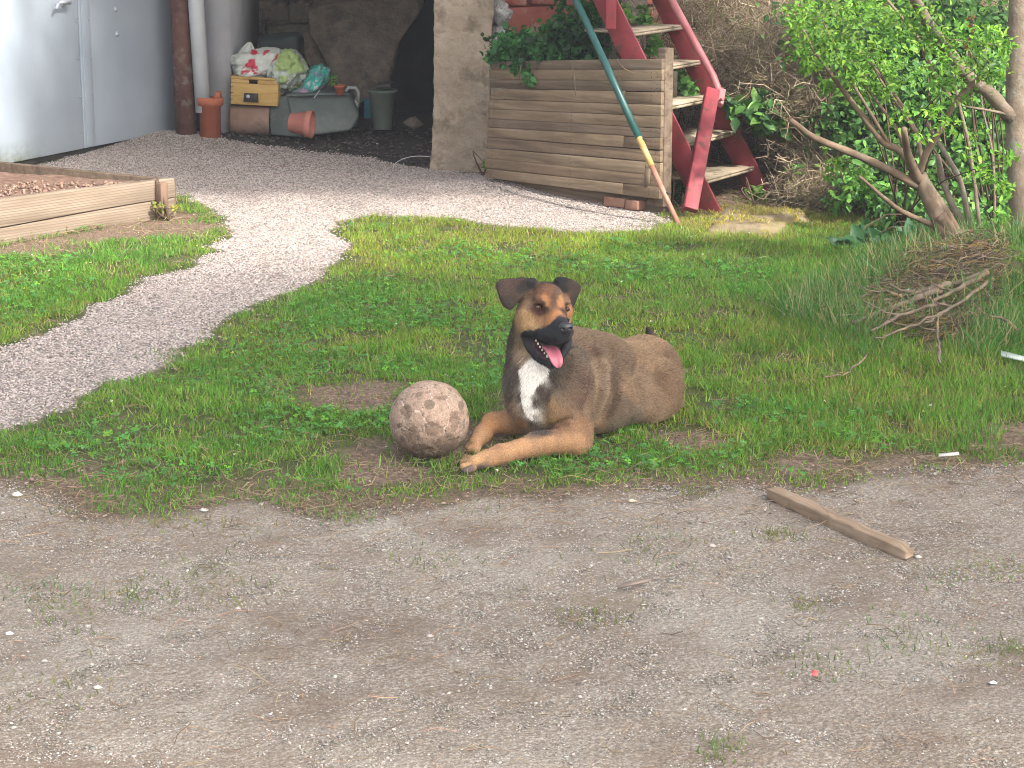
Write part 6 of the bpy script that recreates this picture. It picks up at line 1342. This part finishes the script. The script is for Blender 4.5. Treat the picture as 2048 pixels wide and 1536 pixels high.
grn = sst(.2, .55, Vb[:, 0])*sst(.35, .75, Vb[:, 2])*sst(.5, .3, n3); colb = colb*(1-grn[:, None]*.5)+np.array([.20, .19, .15])*grn[:, None]*.5
Wb = BCc+Vb*rad[:, None]*BRd
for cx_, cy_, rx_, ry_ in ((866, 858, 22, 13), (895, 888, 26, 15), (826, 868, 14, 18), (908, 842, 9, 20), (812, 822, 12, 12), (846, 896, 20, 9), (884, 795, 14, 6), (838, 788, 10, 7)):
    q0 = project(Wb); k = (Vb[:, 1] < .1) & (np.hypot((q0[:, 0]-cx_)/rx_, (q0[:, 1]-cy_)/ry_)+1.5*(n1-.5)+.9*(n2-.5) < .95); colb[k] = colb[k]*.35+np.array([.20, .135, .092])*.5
mud_shade = sst(.105, .010, Wb[:, 2]+.05*(n1-.5)+.03*(n3-.5))*.85; colb = colb*(1-mud_shade[:, None])+np.array([.085, .062, .046])*mud_shade[:, None]  # mud plus painted contact shade, darker towards the underside
uvb = project(Wb); fr_ = Vb[:, 1] < 0; colb *= .88
for cx_, cy_, rx_, ry_ in ((859, 809, 11, 10), (922, 811, 6, 10)):
    k = fr_ & (np.hypot((uvb[:, 0]-cx_)/rx_, (uvb[:, 1]-cy_)/ry_)+.35*(n2-.5) < 1); colb[k] = np.array([.17, .125, .09])*(.9+.2*n2[k][:, None])
Wb[:, 2] = np.maximum(Wb[:, 2], -.004)
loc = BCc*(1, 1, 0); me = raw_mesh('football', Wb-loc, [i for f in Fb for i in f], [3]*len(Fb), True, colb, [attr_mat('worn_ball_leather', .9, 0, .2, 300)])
me.materials[0].node_tree.nodes['Principled BSDF'].inputs['Roughness'].default_value = .92
tag(link('football', me, None, tuple(loc)), 'old scuffed muddy brown football with peeling panels beside the dog', 'ball')

# ---------------------------------------------------------------- placing the shade trees
shade_tree((11.5, -6.0, 0), [((10.2, -5.4, 13.4), (3.0, 1.9, .9), 3), ((11.2, -5.2, 14.2), (2.6, 1.9, 1.0), 2.4), ((9.2, -4.8, 12.4), (1.6, 1.5, .8), 1.2), ((12.4, -5.6, 15), (2.0, 1.8, 1.0), 1.4)], 13000, 91, .22, 'unseen tall leafy tree added beyond the drive to shade the lawn')
shade_tree((4.4, 8.4, 0), [((2.55, 8.3, 5.0), (1.7, 1.5, .8), 3), ((1.9, 9.3, 4.6), (1.2, 1.2, .6), 1.4), ((2.9, 7.7, 5.6), (1.0, 1.2, .7), 1.2), ((1.5, 9.9, 4.0), (.9, .9, .4), .8)], 12000, 92, .16, 'tall leafy tree above the shrubs shading the far gravel')
# ---------------------------------------------------------------- thin milky volume added to lift the dark tones
hm = bpy.data.materials.new('lift_haze_mat'); hm.use_nodes = True; hn = hm.node_tree
hn.nodes.remove(hn.nodes['Principled BSDF']); pv = hn.nodes.new('ShaderNodeVolumePrincipled')
pv.inputs['Color'].default_value = (.93, .95, 1, 1); pv.inputs['Density'].default_value = .0028; pv.inputs['Anisotropy'].default_value = .2
hn.links.new(pv.outputs[0], hn.nodes['Material Output'].inputs['Volume'])
mb = MB(); mb.box((0, 8.5, 8.0), (142, 156, 18.4)); hz = mb.build('lift_haze', hm, None); tag(hz, kind='stuff')
SC.cycles.volume_bounces = 0
